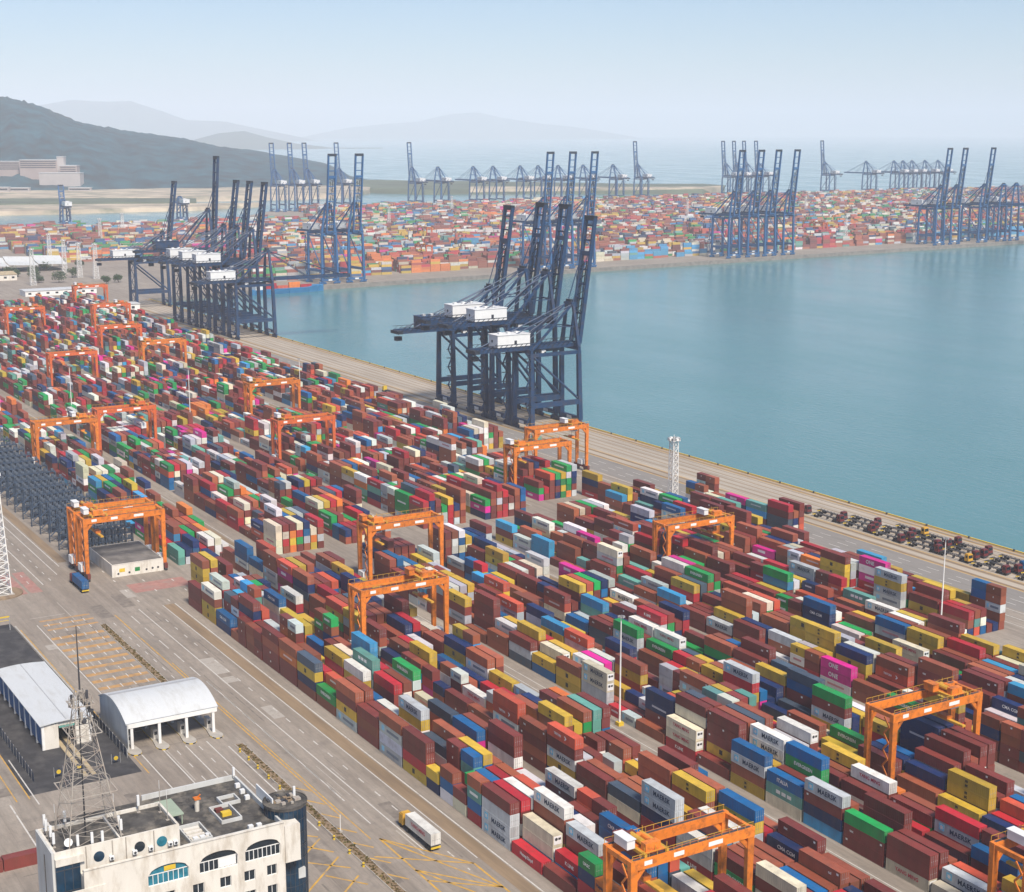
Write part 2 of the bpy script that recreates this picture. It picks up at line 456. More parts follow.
hills('hills', [(x, max(2, zz(y, D2))) for x, y in ((150, 186), (175, 160), (205, 138), (225, 133), (250, 131), (272, 137), (300, 143), (335, 152), (362, 165), (385, 186))], D2, 1500, 1200, M['forest_haze_tint2'], 5, 0.5, 80, 20)
D3 = 26000
hills('hills', [(x, max(2, zz(y, D3))) for x, y in ((-350, 110), (-100, 118), (20, 112), (60, 106), (85, 102), (112, 104), (140, 103), (165, 111), (195, 121), (230, 122), (270, 130), (320, 140), (372, 150), (420, 165))], D3, 2500, 2000, M['forest_haze_tint2'], 7, 0.5, 100, 20)
D4 = 33000
hills('hills', [(x, max(2, zz(y, D4))) for x, y in ((300, 150), (350, 128), (392, 124), (420, 122), (450, 115), (478, 113), (500, 118), (540, 124), (580, 128), (640, 140), (700, 148), (800, 140), (880, 146), (960, 152), (1100, 150))], D4, 3000, 2000, M['forest_haze_tint2'], 9, 0.4, 120, 16)

# haze: one closed box of air round everything
hz = MB(); hz.box(-40000, -9000, -10, 9000, 40000, 800)
hm = bpy.data.materials.new('haze'); hm.use_nodes = True
hn = hm.node_tree
hn.nodes.remove(hn.nodes['Principled BSDF'])
pv = hn.nodes.new('ShaderNodeVolumePrincipled')
pv.inputs['Color'].default_value = (0.90, 0.93, 1.0, 1)
pv.inputs['Density'].default_value = 0.76e-4
pv.inputs['Anisotropy'].default_value = -0.2
hn.links.new(pv.outputs['Volume'], hn.nodes['Material Output'].inputs['Volume'])
tag(hz.build('haze', hm), kind='stuff')

# ------------------------------------------------------------------ road markings
M['mark_white'] = mat('mark_white', (0.56, 0.53, 0.48), 0.8, 0.25, 0.6, dirt=(0.26, 0.225, 0.19), dirt_amt=1.0, dscale=0.6)
M['mark_yellow'] = mat('mark_yellow', (0.52, 0.29, 0.04), 0.8, 0.25, 0.6, dirt=(0.25, 0.20, 0.15), dirt_amt=1.0, dscale=0.5)
M['mark_orange_worn'] = mat('mark_orange_worn', (0.42, 0.235, 0.085), 0.85, 0.25, 0.5, dirt=(0.24, 0.20, 0.16), dirt_amt=0.85, dscale=0.3)
M['mark_red'] = mat('mark_red', (0.34, 0.17, 0.14), 0.85, 0.2, 0.5, dirt=(0.24, 0.20, 0.17), dirt_amt=0.9, dscale=0.25)
M['asphalt'] = mat('asphalt', (0.040, 0.038, 0.040), 0.9, 0.35, 0.3, dirt=(0.11, 0.10, 0.09), dirt_amt=0.5, dscale=0.15)
M['asphalt_worn'] = mat('asphalt_worn', (0.225, 0.205, 0.185), 0.9, 0.25, 0.25, stretch=(0.15, 1, 1), dirt=(0.09, 0.08, 0.07), dirt_amt=0.6, dscale=0.25)
M['runway_dirt'] = mat('runway_dirt', (0.235, 0.165, 0.100), 0.9, 0.25, 0.3, stretch=(0.1, 1, 1), dirt=(0.14, 0.10, 0.07), dirt_amt=0.7, dscale=0.5)
M['apron'] = mat('apron', (0.37, 0.315, 0.25), 0.9, 0.22, 0.15, stretch=(0.05, 1, 1), dirt=(0.20, 0.155, 0.11), dirt_amt=0.75, dscale=0.35)
M['kerb'] = mat('kerb', (0.36, 0.33, 0.29), 0.85, 0.2, 0.5)

class Flat(MB):
    z = 0.004
    def rect(s, x0, x1, y0, y1, m=0): s.quad((x0, y0, s.z), (x1, y0, s.z), (x1, y1, s.z), (x0, y1, s.z), m)
    def line(s, x0, y0, x1, y1, w, m=0):
        dx, dy = x1 - x0, y1 - y0; l = math.hypot(dx, dy); nx, ny = -dy / l * w / 2, dx / l * w / 2
        s.quad((x0 - nx, y0 - ny, s.z), (x1 - nx, y1 - ny, s.z), (x1 + nx, y1 + ny, s.z), (x0 + nx, y0 + ny, s.z), m)
    def dash(s, x0, x1, y, w, on=3.0, off=6.0, m=0):
        x = x0
        while x < x1: s.rect(x, min(x + on, x1), y - w / 2, y + w / 2, m); x += on + off

pad = Flat(); pad.z = 0.004
pad.rect(-482, -348, 76, 103.6)
tag(pad.build('asphalt_yard', M['asphalt']), kind='structure')
rw = Flat(); rw.z = 0.012
rw.rect(-476, -120, 151.8, 155.2)
rw.rect(-860, -545, 135.2, 138.6)
for y in (214.2, 279.0, 343.2): rw.rect(-474, -150, y - 1.1, y + 1.1)
for y in (199.2, 263.2, 327.2): rw.rect(-1300, -530, y - 1.0, y + 1.0)
for y in (409.2, 414.6, 442.6): rw.rect(-1400, 200, y - 0.9, y + 0.9)
for y in (422, 426.5, 431, 435.5, 439.5): rw.rect(-1400, 200, y - .35, y + .35)
rw.rect(-1400, 200, 444.6, QUAY_Y - .72)
tag(rw.build('crane_runways', M['runway_dirt']), kind='structure')
aq = Flat(); aq.z = 0.004; aq.rect(-1400, 200, 407.6, QUAY_Y - .72)
tag(aq.build('quay_apron', M['apron']), kind='structure')
ap = Flat(); ap.z = 0.004
ap.rect(-1400, 200, 390, 407.5)
tag(ap.build('apron_road', M['asphalt_worn']), kind='structure')

wl = Flat(); wl.z = 0.020
wl.rect(-476, -120, 155.5, 155.85)
wl.rect(-476, -266, 151.35, 151.6)
wl.dash(-470, -262, 147.4, 0.3)
wl.rect(-476, -275, 143.2, 143.5)
wl.dash(-470, -290, 139.0, 0.3, 9, 5)
wl.rect(-400, -312, 139.0, 139.25)
wl.dash(-466, -402, 132.0, 0.25, 3, 5)
for y, w in ((113.6, .3), (117.4, .3), (121.2, .3), (124.9, .3)): wl.dash(-476, -386, y, w, 3, 4.2)
wl.rect(-466, -390, 127.9, 128.2)
wl.rect(-476, -385, 110.2, 110.5)
for y in (106.6, 112.2, 118.0, 123.6): wl.rect(-358, -300, y, y + 0.3)
wl.dash(-356, -300, 115.2, 0.25); wl.dash(-356, -300, 121.0, 0.25)
wl.rect(-352, -296, 127.3, 127.6)
wl.rect(-860, -540, 134.2, 134.5); wl.rect(-860, -530, 130.8, 131.1)
wl.dash(-860, -520, 127.2, 0.3); wl.rect(-860, -520, 123.4, 123.75); wl.dash(-860, -520, 119.6, 0.3)
for y in (212.6, 216.2, 219.0, 277.4, 281.0, 341.6, 345.4): wl.rect(-474, -150, y - 0.12, y + 0.12)
for y in (198.0, 201.2, 262.0, 265.0, 326.0, 329.0): wl.rect(-1300, -530, y - 0.12, y + 0.12)
for y in (377.5, 383.0, 388.6): wl.rect(-1400, 200, y - 0.15, y + 0.15)
for y in (394.0, 398.2, 402.4): wl.dash(-1400, 200, y, 0.3, 6, 8)
for y in (419, 424, 429, 434, 439): wl.rect(-1400, 200, y - 0.10, y + 0.10)
wl.rect(-372, -342, 77.0, 77.3); wl.rect(-345, -290, 71.0, 71.35)
for k in range(14): wl.dash(-540 + k * 4.5, -537.5 + k * 4.5, 146 + (k % 3) * 9, 0.4, 2.5, 9)
tag(wl.build('lane_markings', M['mark_white']), kind='structure')

yl = Flat(); yl.z = 0.020
yl.rect(-474, -300, 134.6, 134.95); yl.rect(-420, -286, 135.5, 135.8)
def poly(pts, w=0.45):
    for a, b in zip(pts, pts[1:]): yl.line(*a, *b, w)
# the big yellow box junction in front of the stacks
poly([(-264.2, 149.6), (-228, 149.8)]); poly([(-285.2, 137.4), (-240, 137.4)])
poly([(-285.2, 137.4), (-264.2, 149.6), (-278.0, 132.6)]); poly([(-285.2, 137.4), (-251.8, 149.6)]); poly([(-268.0, 137.4), (-251.8, 149.6)])
poly([(-268.0, 137.4), (-238.0, 149.6)]); poly([(-251.8, 149.6), (-262.5, 137.4)]); poly([(-253.0, 137.4), (-238.0, 149.6), (-248, 137.4)])
for k in range(7): poly([(-322 + k * 8.5, 130.4), (-316 + k * 8.5, 134.4)]); poly([(-318 + k * 8.5, 118.0 + (k % 2) * 2), (-310 + k * 8.5, 126.0)])
for k in range(5): poly([(-300 + k * 10, 113.0), (-312 + k * 10, 126.0)])
for y in (73.0, 76.0): yl.rect(-470, -346, y - .15, y + .15)
for k in range(26): yl.rect(-452 + k * 4.2, -450.6 + k * 4.2, 66.0, 68.6)
yl.rect(-474, -346, 104.6, 104.9)
for y in (213.4, 278.2, 342.4): yl.rect(-474, -150, y - .1, y + .1)
for y in (408.2, 416.0, 441.6, 444.8): yl.rect(-1400, 200, y - .22, y + .22)
tag(yl.build('yellow_markings', M['mark_yellow']), kind='structure')

hs = Flat(); hs.z = 0.008
for k in range(10):
    x = -461 + k * 6.3
    hs.rect(x, x + 2.3, 110.8, 127.0)
for k in range(3): hs.rect(-480 + k * 5, -478.6 + k * 5, 112, 128)
tag(hs.build('worn_stripes', M['mark_orange_worn']), kind='structure')
rs = Flat(); rs.z = 0.006
rs.rect(-505, -494, 148, 168); rs.rect(-540, -512, 112.5, 116.5); rs.rect(-540, -512, 117.5, 121.5)
tag(rs.build('worn_red_patches', M['mark_red']), kind='structure')

# repaired slabs, tar strips and oil on the roads
M['slab_patch'] = mat('slab_patch', (0.190, 0.160, 0.132), 0.9, 0.3, 0.4, dirt=(0.12, 0.10, 0.085), dirt_amt=0.9, dscale=0.5)
M['slab_pale'] = mat('slab_pale', (0.37, 0.33, 0.285), 0.9, 0.25, 0.4, dirt=(0.22, 0.19, 0.16), dirt_amt=0.9, dscale=0.4)
pt = Flat(); pt.z = 0.004; r_ = random.Random(61)
taken_ = []
for k in range(420):
    x, y = r_.uniform(-860, -225), r_.uniform(62, 150)
    w, h = (r_.choice((5, 10, 15)), r_.choice((3.2, 4.2))) if r_.random() < .55 else (r_.uniform(8, 34), r_.uniform(.18, .5))
    if r_.random() < .15: w, h = r_.uniform(.25, .5), r_.uniform(6, 18)
    if -490 < x + w and x < -340 and y < 106 and y + h > 74: continue
    if y + h > 134.5 and (y < 139 or y + h > 151.5): continue
    if x < -505 and y + h > 112: continue
    if any(x < b + .2 and x + w > a - .2 and y < d + .2 and y + h > c - .2 for a, b, c, d in taken_): continue
    taken_.append((x, x + w, y, y + h))
    pt.rect(x, x + w, y, y + h, 1 if r_.random() < .3 else 0)
tag(pt.build('road_repairs', [M['slab_patch'], M['slab_pale']]), kind='structure')

# steel edge of the near quay: kerb rail, fenders, bollards
qe = MB()
qe.box(-1400, QUAY_Y - 0.7, 0.004, 200, QUAY_Y - 0.05, 0.32)
tag(qe.build('quay_kerb', M['yellow_paint']), kind='structure')

# ------------------------------------------------------------------ container yard
L40, L20, CW, CH = 12.19, 6.06, 2.44, 2.75
PITCH_Y, PITCH_X = 2.80, 12.80
BAY = 13.0
BAY_PHASE = [-4.4, 4.4, 4.4, 4.8, 4.0, 3.6, 11.0, 11.0]      # where the slots of each row start
BAYS_L = [-L40 - PITCH_X * k - 6.0 * (k // 9) for k in range(64)]
START_R = {0: -474, 1: -487, 2: -487, 3: -487, 4: -500, 5: -500, 6: -512, 7: -512}
END_L = {8: -532, 9: -519, 10: -514, 11: -514, 12: -519, 13: -519, 14: -535, 15: -537}
# container rows: (section, first front face Y, number of columns)
ROWS = [('R', 159.2, 7), ('R', 187.4, 7), ('R', 223.4, 7), ('R', 251.8, 7), ('R', 287.8, 7), ('R', 316.0, 7), ('R', 351.8, 7), ('R', 383.6, 3),
        ('L', 143.6, 7), ('L', 171.8, 7), ('L', 207.6, 7), ('L', 235.8, 7), ('L', 271.8, 7), ('L', 300.0, 7), ('L', 335.6, 7), ('L', 363.6, 6)]
KEYS = list('MBDRFYNUSWCGgTOPK')
WGT_R = [35, 19, 9, 7, 4, 11, 9, 6, 2.5, 9, 4, 9, 4.5, 3, 1.6, .9, 3]
WGT_L = [30, 13, 8, 9, 4, 5, 8, 6, 2, 13, 5, 9, 11, 3, 2, 2, 3]
# stacks read off the photograph one by one: row, column, left end, colours from the ground up, short boxes, how many tiers show, lettering
FIXED_NUMBERS = [
    (3, 3, -307.2, [6, 6, 6], 0, 2, {2: 0, 1: 0}),
    (3, 5, -307.2, [1, 7, 6], 0, 2, {2: 0, 1: 0}),
    (3, 4, -307.2, [0, 0, 1, 5], 0, 2, {3: 0, 2: 0}),
    (3, 6, -307.2, [1, 11, 7, 16], 0, 2, {3: 0, 2: 0}),
    (4, 0, -308.0, [9, 15, 15], 0, 3, {2: 5, 1: 5, 0: 2}),
    (3, 3, -281.2, [3, 5, 11, 0, 12], 0, 1, {4: 0}),
    (3, 4, -281.2, [6, 6, 6], 0, 3, {2: 0, 1: 0, 0: 0}),
    (3, 6, -281.2, [5, 1, 9], 0, 1, {2: 0}),
    (2, 2, -268.6, [1, 5, 9, 9, 9], 0, 3, {4: 1, 3: 1, 2: 1}),
    (3, 0, -294.2, [5], 0, 1, {0: 0}),
    (2, 5, -268.6, [0, 6, 9, 0, 9], 0, 1, {4: 0}),
    (2, 0, -268.6, [5, 1, 11, 7], 0, 4, {3: 0, 2: 1, 1: 0, 0: 3}),
    (2, 2, -255.6, [9, 3, 12, 12, 7], 0, 3, {4: 0, 3: 4, 2: 4}),
    (2, 0, -255.6, [10, 13, 7], 0, 3, {2: 12, 1: 6, 0: 0}),
    (2, 6, -255.6, [0, 11, 0, 5], 0, 2, {3: 3, 2: 0}),
    (2, 5, -242.6, [1, 0, 0, 9], 0, 2, {3: 2, 2: 0}),
    (2, 4, -242.6, [9, 9, 0], 0, 3, {2: 0, 1: 2, 0: 2}),
    (3, 3, -294.2, [15, 16], 0, 2, {1: 0, 0: 0}),
    (3, 1, -229.2, [1, 1, 5, 5], 0, 3, {3: 3, 2: 3, 1: 0}),
    (3, 1, -242.2, [0, 3, 6], 0, 2, {2: 0, 1: 0}),
    (2, 5, -216.6, [1, 3, 11, 3], 0, 2, {3: 0, 2: 1}),
    (2, 2, -229.6, [1, 6, 0, 0], 0, 2, {3: 0, 2: 0}),
    (2, 0, -216.6, [10, 0, 0], 0, 3, {2: 0, 1: 0, 0: 2}),
    (2, 4, -216.6, [0, 0], 0, 2, {1: 0, 0: 0}),
    (2, 1, -203.6, [16, 11], 0, 2, {1: 1, 0: 0}),
    (3, 6, -229.2, [16, 11], 0, 2, {1: 1, 0: 0}),
    (3, 1, -216.2, [1, 3], 0, 1, {1: 0}),
    (0, 2, -316.4, [0, 9, 16], 0, 3, {2: 0, 1: 0, 0: 0}),
    (0, 0, -297.1, [9, 7, 1], 1, 3, {2: 0, 1: 0, 0: 0}),
    (0, 0, -284.1, [3, 7, 13, 2], 1, 4, {3: 0, 2: 4, 1: 0, 0: 0}),
    (0, 0, -277.4, [11, 11, 11, 0], 0, 4, {3: 0, 2: 0, 1: 1, 0: 1}),
    (0, 1, -277.4, [0, 9, 0, 3], 0, 1, {3: 0}),
    (0, 0, -264.4, [3], 0, 1, {0: 11}),
    (0, 0, -251.4, [0], 0, 1, {0: 0}),
    (0, 2, -264.4, [11, 5, 0, 1, 9], 0, 2, {4: 1, 3: 0}),
    (0, 1, -264.4, [11, 10, 10], 0, 2, {2: 0, 1: 0}),
    (0, 6, -290.4, [5, 9], 0, 1, {1: 0}),
    (0, 6, -277.4, [0, 11, 0, 9], 0, 1, {3: 1}),
    (0, 2, -251.4, [6, 0, 0, 11], 0, 3, {3: 1, 2: 0, 1: 0}),
    (0, 0, -238.4, [1, 3, 6, 12], 1, 2, {3: 13, 2: 0}),
    (0, 4, -251.4, [9, 4], 1, 1, {1: 0}),
    (1, 0, -294.6, [6, 5, 9, 0, 4], 0, 3, {4: 7, 3: 0, 2: 1}),
    (1, 2, -307.6, [0, 0, 11, 1, 5], 0, 3, {4: 3, 3: 0, 2: 1}),
    (0, 2, -297.1, [0, 3, 13, 7], 1, 2, {3: 0, 2: 0}),
    (0, 5, -342.4, [5, 5], 0, 2, {1: 3, 0: 3}),
    (0, 0, -329.4, [11, 11, 11, 2], 0, 4, {3: 0, 2: 1, 1: 0, 0: 1}),
    (0, 0, -316.4, [5, 3, 0, 0], 0, 4, {3: 0, 2: 0, 1: 0, 0: 3}),
    (0, 0, -342.4, [0, 1, 0], 0, 3, {2: 0, 1: 0, 0: 0}),
    (0, 0, -355.4, [11, 5, 0, 2], 0, 4, {3: 0, 2: 0, 1: 3, 0: 1}),
    (0, 0, -368.4, [1, 12], 0, 2, {1: 4, 0: 0}),
    (0, 0, -381.4, [1, 6, 5, 16], 0, 4, {3: 0, 2: 3, 1: 0, 0: 0}),
    (0, 0, -394.4, [0, 0, 14, 2], 0, 4, {3: 0, 2: 11, 1: 0, 0: 0}),
    (0, 0, -407.4, [0, 0, 1, 0], 0, 4, {3: 9, 2: 0, 1: 9, 0: 9}),
    (0, 0, -420.4, [1, 1, 1], 1, 3, {2: 0, 1: 0, 0: 0}),
    (0, 0, -433.4, [1], 1, 1, {0: 0}),
    (0, 0, -446.4, [6, 7], 0, 2, {1: 10, 0: 0}),
    (0, 0, -459.4, [5, 5, 1, 9], 0, 4, {3: 1, 2: 0, 1: 3, 0: 3}),
    (0, 2, -485.4, [0, 5, 5, 5, 2], 0, 4, {4: 0, 3: 3, 2: 3, 1: 3}),
    (0, 3, -485.4, [1, 1, 1, 1, 5], 0, 2, {4: 0, 3: 0}),
    (0, 5, -498.4, [1, 0, 5, 6], 0, 2, {3: 0, 2: 0}),
    (1, 0, -528.6, [0], 0, 1, {0: 0}),
    (1, 0, -515.6, [1, 1], 0, 2, {1: 0, 0: 0}),
    (0, 1, -459.4, [1, 9, 11, 3, 9], 0, 4, {4: 1, 3: 0, 2: 0, 1: 0}),
    (0, 5, -433.4, [5, 5], 0, 2, {1: 3, 0: 0}),
    (0, 4, -420.4, [9, 0, 6, 5], 0, 1, {3: 3}),
    (0, 4, -433.4, [6, 3, 11, 10, 7], 0, 3, {4: 10, 3: 0, 2: 0}),
    (0, 6, -433.4, [0, 3, 6, 3, 9], 0, 2, {4: 1, 3: 0}),
    (1, 0, -476.6, [0, 11, 11, 1, 1], 0, 4, {4: 9, 3: 9, 2: 1, 1: 1}),
    (1, 0, -489.6, [9, 10, 7], 0, 2, {2: 0, 1: 0}),
    (1, 1, -489.6, [0, 0, 1, 2, 4], 0, 2, {4: 0, 3: 0}),
    (1, 0, -450.6, [0, 1, 16, 6, 2], 0, 4, {4: 0, 3: 0, 2: 0, 1: 0}),
    (0, 5, -407.4, [1, 7], 0, 2, {1: 0, 0: 0}),
    (0, 3, -381.4, [0, 5, 3, 5], 0, 3, {3: 3, 2: 0, 1: 3}),
    (0, 4, -368.4, [3, 0, 11, 13, 13], 0, 2, {4: 6, 3: 0}),
    (0, 4, -355.4, [11, 0, 0, 3], 0, 3, {3: 0, 2: 0, 1: 0}),
    (0, 2, -329.4, [9, 6, 9, 5, 11], 0, 2, {4: 1, 3: 0}),
    (4, 0, -490.0, [5, 0, 8], 0, 2, {2: 0, 1: 0}),
    (4, 3, -490.0, [3, 3, 6, 0], 0, 3, {3: 9, 2: 0, 1: 0}),
    (4, 0, -477.0, [11, 11], 0, 2, {1: 1, 0: 1}),
    (3, 3, -450.2, [1, 9, 5, 5], 0, 2, {3: 3, 2: 3}),
    (3, 3, -463.2, [0, 0, 0], 0, 3, {2: 9, 1: 9, 0: 9}),
    (2, 1, -398.6, [11, 0, 0, 0, 0], 0, 4, {4: 9, 3: 0, 2: 9, 1: 0}),
    (2, 0, -411.6, [1, 11, 0, 5], 0, 3, {3: 3, 2: 0, 1: 1}),
    (2, 6, -437.6, [9, 5], 0, 1, {1: 3}),
    (2, 5, -411.6, [3, 0, 9, 5, 4], 0, 2, {4: 7, 3: 3}),
    (3, 1, -437.2, [1, 5], 0, 1, {1: 0}),
    (2, 4, -398.6, [0, 0, 11, 4], 0, 3, {3: 7, 2: 1, 1: 0}),
    (3, 2, -424.2, [0, 0, 0], 0, 3, {2: 0, 1: 9, 0: 0}),
    (3, 5, -424.2, [7, 6], 0, 2, {1: 10, 0: 0}),
    (4, 1, -451.0, [6, 1, 1], 0, 3, {2: 0, 1: 0, 0: 0}),
    (4, 2, -451.0, [1, 0, 0, 1], 0, 3, {3: 0, 2: 0, 1: 0}),
    (4, 4, -451.0, [0, 1, 2, 15], 0, 2, {3: 5, 2: 0}),
    (2, 4, -372.6, [6, 0, 5, 8], 0, 3, {3: 0, 2: 3, 1: 0}),
    (2, 5, -385.6, [9, 5, 11, 6], 0, 2, {3: 0, 2: 0}),
    (3, 0, -385.2, [0, 7], 0, 2, {1: 0, 0: 0}),
    (3, 2, -385.2, [11, 11, 13, 8], 0, 2, {3: 0, 2: 0}),
    (2, 0, -398.6, [1], 0, 1, {0: 0}),
    (2, 2, -411.6, [1], 0, 1, {0: 0}),
    (1, 5, -372.6, [5, 5, 5, 6], 0, 3, {3: 0, 2: 3, 1: 3}),
    (1, 4, -372.6, [6, 7], 0, 1, {1: 0}),
    (1, 5, -346.6, [1, 5, 5], 0, 2, {2: 3, 1: 3}),
    (1, 1, -372.6, [1, 11, 5, 5], 0, 2, {3: 3, 2: 3}),
    (0, 6, -355.4, [1, 5, 1, 11, 12], 0, 1, {4: 4}),
    (1, 0, -359.6, [15, 3, 0], 1, 3, {2: 0, 1: 0, 0: 0}),
    (1, 2, -359.6, [9, 9, 1], 1, 3, {2: 0, 1: 0, 0: 0}),
    (1, 2, -346.6, [1, 9], 0, 2, {1: 2, 0: 0}),
    (2, 0, -372.6, [16, 11, 0], 0, 3, {2: 0, 1: 0, 0: 0}),
    (2, 0, -359.6, [7, 5], 0, 2, {1: 3, 0: 0}),
    (2, 0, -346.6, [5, 5, 2], 0, 3, {2: 0, 1: 3, 0: 3}),
    (2, 0, -333.6, [11, 11, 10, 10], 0, 4, {3: 1, 2: 1, 1: 0, 0: 1}),
    (0, 5, -316.4, [6, 1, 15, 7], 0, 2, {3: 0, 2: 0}),
    (0, 6, -316.4, [1, 0, 0, 1], 0, 3, {3: 0, 2: 0, 1: 0}),
    (0, 6, -303.4, [9, 3, 9, 0, 0], 0, 2, {4: 0, 3: 0}),
    (2, 1, -294.6, [0, 3, 0, 10, 0], 0, 2, {4: 0, 3: 0}),
    (2, 0, -294.6, [3, 10, 10], 0, 3, {2: 2, 1: 2, 0: 8}),
    (2, 1, -281.6, [3, 5, 0, 0, 0], 0, 4, {4: 9, 3: 9, 2: 9, 1: 3}),
    (2, 1, -320.6, [0], 0, 1, {0: 9}),
    (2, 1, -333.6, [1], 0, 1, {0: 0}),
    (1, 0, -255.6, [1, 3, 6, 11, 11], 0, 3, {4: 1, 3: 1, 2: 0}),
    (1, 5, -281.6, [0, 5], 0, 2, {1: 3, 0: 0}),
    (1, 3, -255.6, [11, 1, 1, 1, 5], 0, 2, {4: 3, 3: 0}),
    (1, 0, -268.6, [3, 10, 16], 0, 3, {2: 0, 1: 0, 0: 0}),
    (1, 4, -288.3, [11, 11], 1, 2, {1: 0, 0: 0}),
    (2, 0, -281.6, [0], 0, 1, {0: 9}),
    (1, 3, -268.6, [3, 11, 0, 2, 2], 0, 2, {4: 0, 3: 0}),
    (1, 5, -268.6, [1, 1, 3, 1, 0], 0, 1, {4: 0}),
    (1, 5, -242.6, [0, 7, 3], 0, 2, {2: 0, 1: 0}),
    (1, 6, -242.6, [0, 0, 2], 0, 1, {2: 0}),
    (1, 4, -242.6, [1, 6, 11, 5, 7], 0, 1, {4: 0}),
    (5, 1, -399.4, [11, 3, 0, 0], 0, 2, {3: 9, 2: 0}),
    (5, 4, -399.4, [0, 0, 0], 0, 3, {2: 0, 1: 0, 0: 0}),
    (5, 0, -399.4, [5, 6], 0, 1, {1: 0}),
    (5, 0, -412.4, [6, 1, 12], 0, 1, {2: 4}),
    (4, 2, -386.0, [9, 0, 3, 5], 0, 3, {3: 3, 2: 0, 1: 9}),
    (4, 3, -399.0, [9, 0, 0, 1], 0, 3, {3: 0, 2: 0, 1: 0}),
    (4, 5, -425.0, [10, 13], 0, 2, {1: 6, 0: 0}),
    (4, 1, -412.0, [13, 13], 0, 2, {1: 6, 0: 6}),
    (3, 6, -385.2, [0, 1, 3, 9], 0, 2, {3: 1, 2: 0}),
    (4, 0, -399.0, [11, 1], 0, 2, {1: 9, 0: 0}),
    (3, 6, -359.2, [0, 11, 3, 3, 6], 0, 2, {4: 0, 3: 0}),
    (4, 1, -360.0, [0, 0, 5], 0, 1, {2: 3}),
    (4, 0, -360.0, [0, 11], 0, 2, {1: 1, 0: 0}),
    (4, 0, -347.0, [5, 0, 0], 0, 3, {2: 0, 1: 0, 0: 3}),
    (4, 4, -347.0, [3, 2, 2], 0, 3, {2: 0, 1: 0, 0: 0}),
    (3, 5, -346.2, [7, 12], 0, 2, {1: 4, 0: 0}),
    (3, 1, -346.2, [6, 6, 12], 0, 2, {2: 4, 1: 0}),
    (3, 2, -359.2, [1, 1, 9, 9], 0, 2, {3: 2, 2: 2}),
    (2, 6, -346.6, [1, 6, 3, 6], 0, 2, {3: 0, 2: 0}),
    (2, 4, -333.6, [12, 1, 5, 1], 0, 4, {3: 0, 2: 3, 1: 0, 0: 0}),
    (2, 6, -333.6, [0, 0], 0, 2, {1: 0, 0: 0}),
    (3, 5, -333.2, [5, 6, 12, 2], 0, 2, {3: 0, 2: 0}),
    (3, 0, -307.2, [6, 1, 5, 3, 11], 0, 1, {4: 1}),
    (3, 1, -320.2, [6, 1, 5], 0, 2, {2: 3, 1: 0}),
    (3, 4, -294.2, [9, 0, 0, 7, 16], 0, 2, {4: 0, 3: 0}),
    (4, 0, -334.0, [9], 0, 1, {0: 2}),
    (6, 1, -418.0, [0, 15], 0, 2, {1: 5, 0: 0}),
    (5, 6, -373.4, [9, 6, 1, 11, 11], 0, 3, {4: 1, 3: 1, 2: 0}),
    (6, 1, -392.0, [3, 9, 14], 0, 3, {2: 11, 1: 2, 0: 0}),
    (6, 0, -379.0, [1, 5, 5, 5, 0], 0, 4, {4: 0, 3: 3, 2: 3, 1: 3}),
    (6, 5, -405.0, [6, 0, 3], 0, 2, {2: 0, 1: 0}),
    (6, 0, -353.0, [0, 11, 11, 5, 11], 0, 4, {4: 1, 3: 3, 2: 1, 1: 1}),
    (6, 1, -340.0, [0, 5, 0], 0, 3, {2: 0, 1: 3, 0: 0}),
    (6, 2, -340.0, [0, 1, 0, 0], 0, 2, {3: 0, 2: 0}),
    (6, 1, -327.0, [6, 2, 3], 0, 3, {2: 0, 1: 0, 0: 0}),
    (6, 6, -340.0, [0, 2, 5], 0, 3, {2: 3, 1: 0, 0: 0}),
    (5, 2, -308.4, [0, 0, 5, 5], 0, 2, {3: 3, 2: 3}),
    (5, 3, -295.4, [1, 6, 1, 3], 0, 2, {3: 0, 2: 0}),
    (4, 2, -321.0, [1, 0, 5, 5, 5], 0, 3, {4: 3, 3: 3, 2: 3}),
    (5, 2, -321.4, [0, 0, 9, 7], 0, 4, {3: 0, 2: 2, 1: 0, 0: 0}),
    (5, 0, -308.4, [10, 10, 10], 0, 3, {2: 2, 1: 0, 0: 0}),
    (4, 2, -308.0, [5, 5, 5, 6], 0, 1, {3: 0}),
    (5, 1, -295.4, [11, 0, 0], 0, 2, {2: 9, 1: 9}),
    (5, 5, -347.4, [5, 3, 2], 0, 2, {2: 0, 1: 0}),
    (5, 3, -360.4, [5, 0, 4], 0, 2, {2: 14, 1: 0}),
    (6, 1, -366.0, [0], 0, 1, {0: 9}),
    (4, 6, -269.0, [9, 1, 0, 11, 0], 0, 1, {4: 0}),
    (3, 0, -268.2, [0, 5], 0, 2, {1: 3, 0: 0}),
    (3, 5, -268.2, [5, 3, 5], 0, 3, {2: 3, 1: 0, 0: 3}),
    (3, 2, -242.2, [0, 11, 11, 0], 0, 2, {3: 0, 2: 1}),
    (4, 2, -295.0, [6, 0], 0, 2, {1: 0, 0: 0}),
    (4, 0, -249.7, [1, 0, 6, 1], 1, 2, {3: 0, 2: 0}),
    (4, 3, -269.0, [11, 6], 0, 2, {1: 0, 0: 1}),
    (4, 3, -282.0, [9, 0], 0, 1, {1: 0}),
    (6, 1, -509.0, [0, 0, 5, 5], 0, 2, {3: 3, 2: 3}),
    (6, 2, -535.0, [3, 0, 6, 5], 0, 2, {3: 0, 2: 0}),
    (6, 5, -509.0, [0, 1, 5, 0], 0, 2, {3: 0, 2: 0}),
    (6, 3, -496.0, [5, 6, 6, 9], 0, 2, {3: 1, 2: 0}),
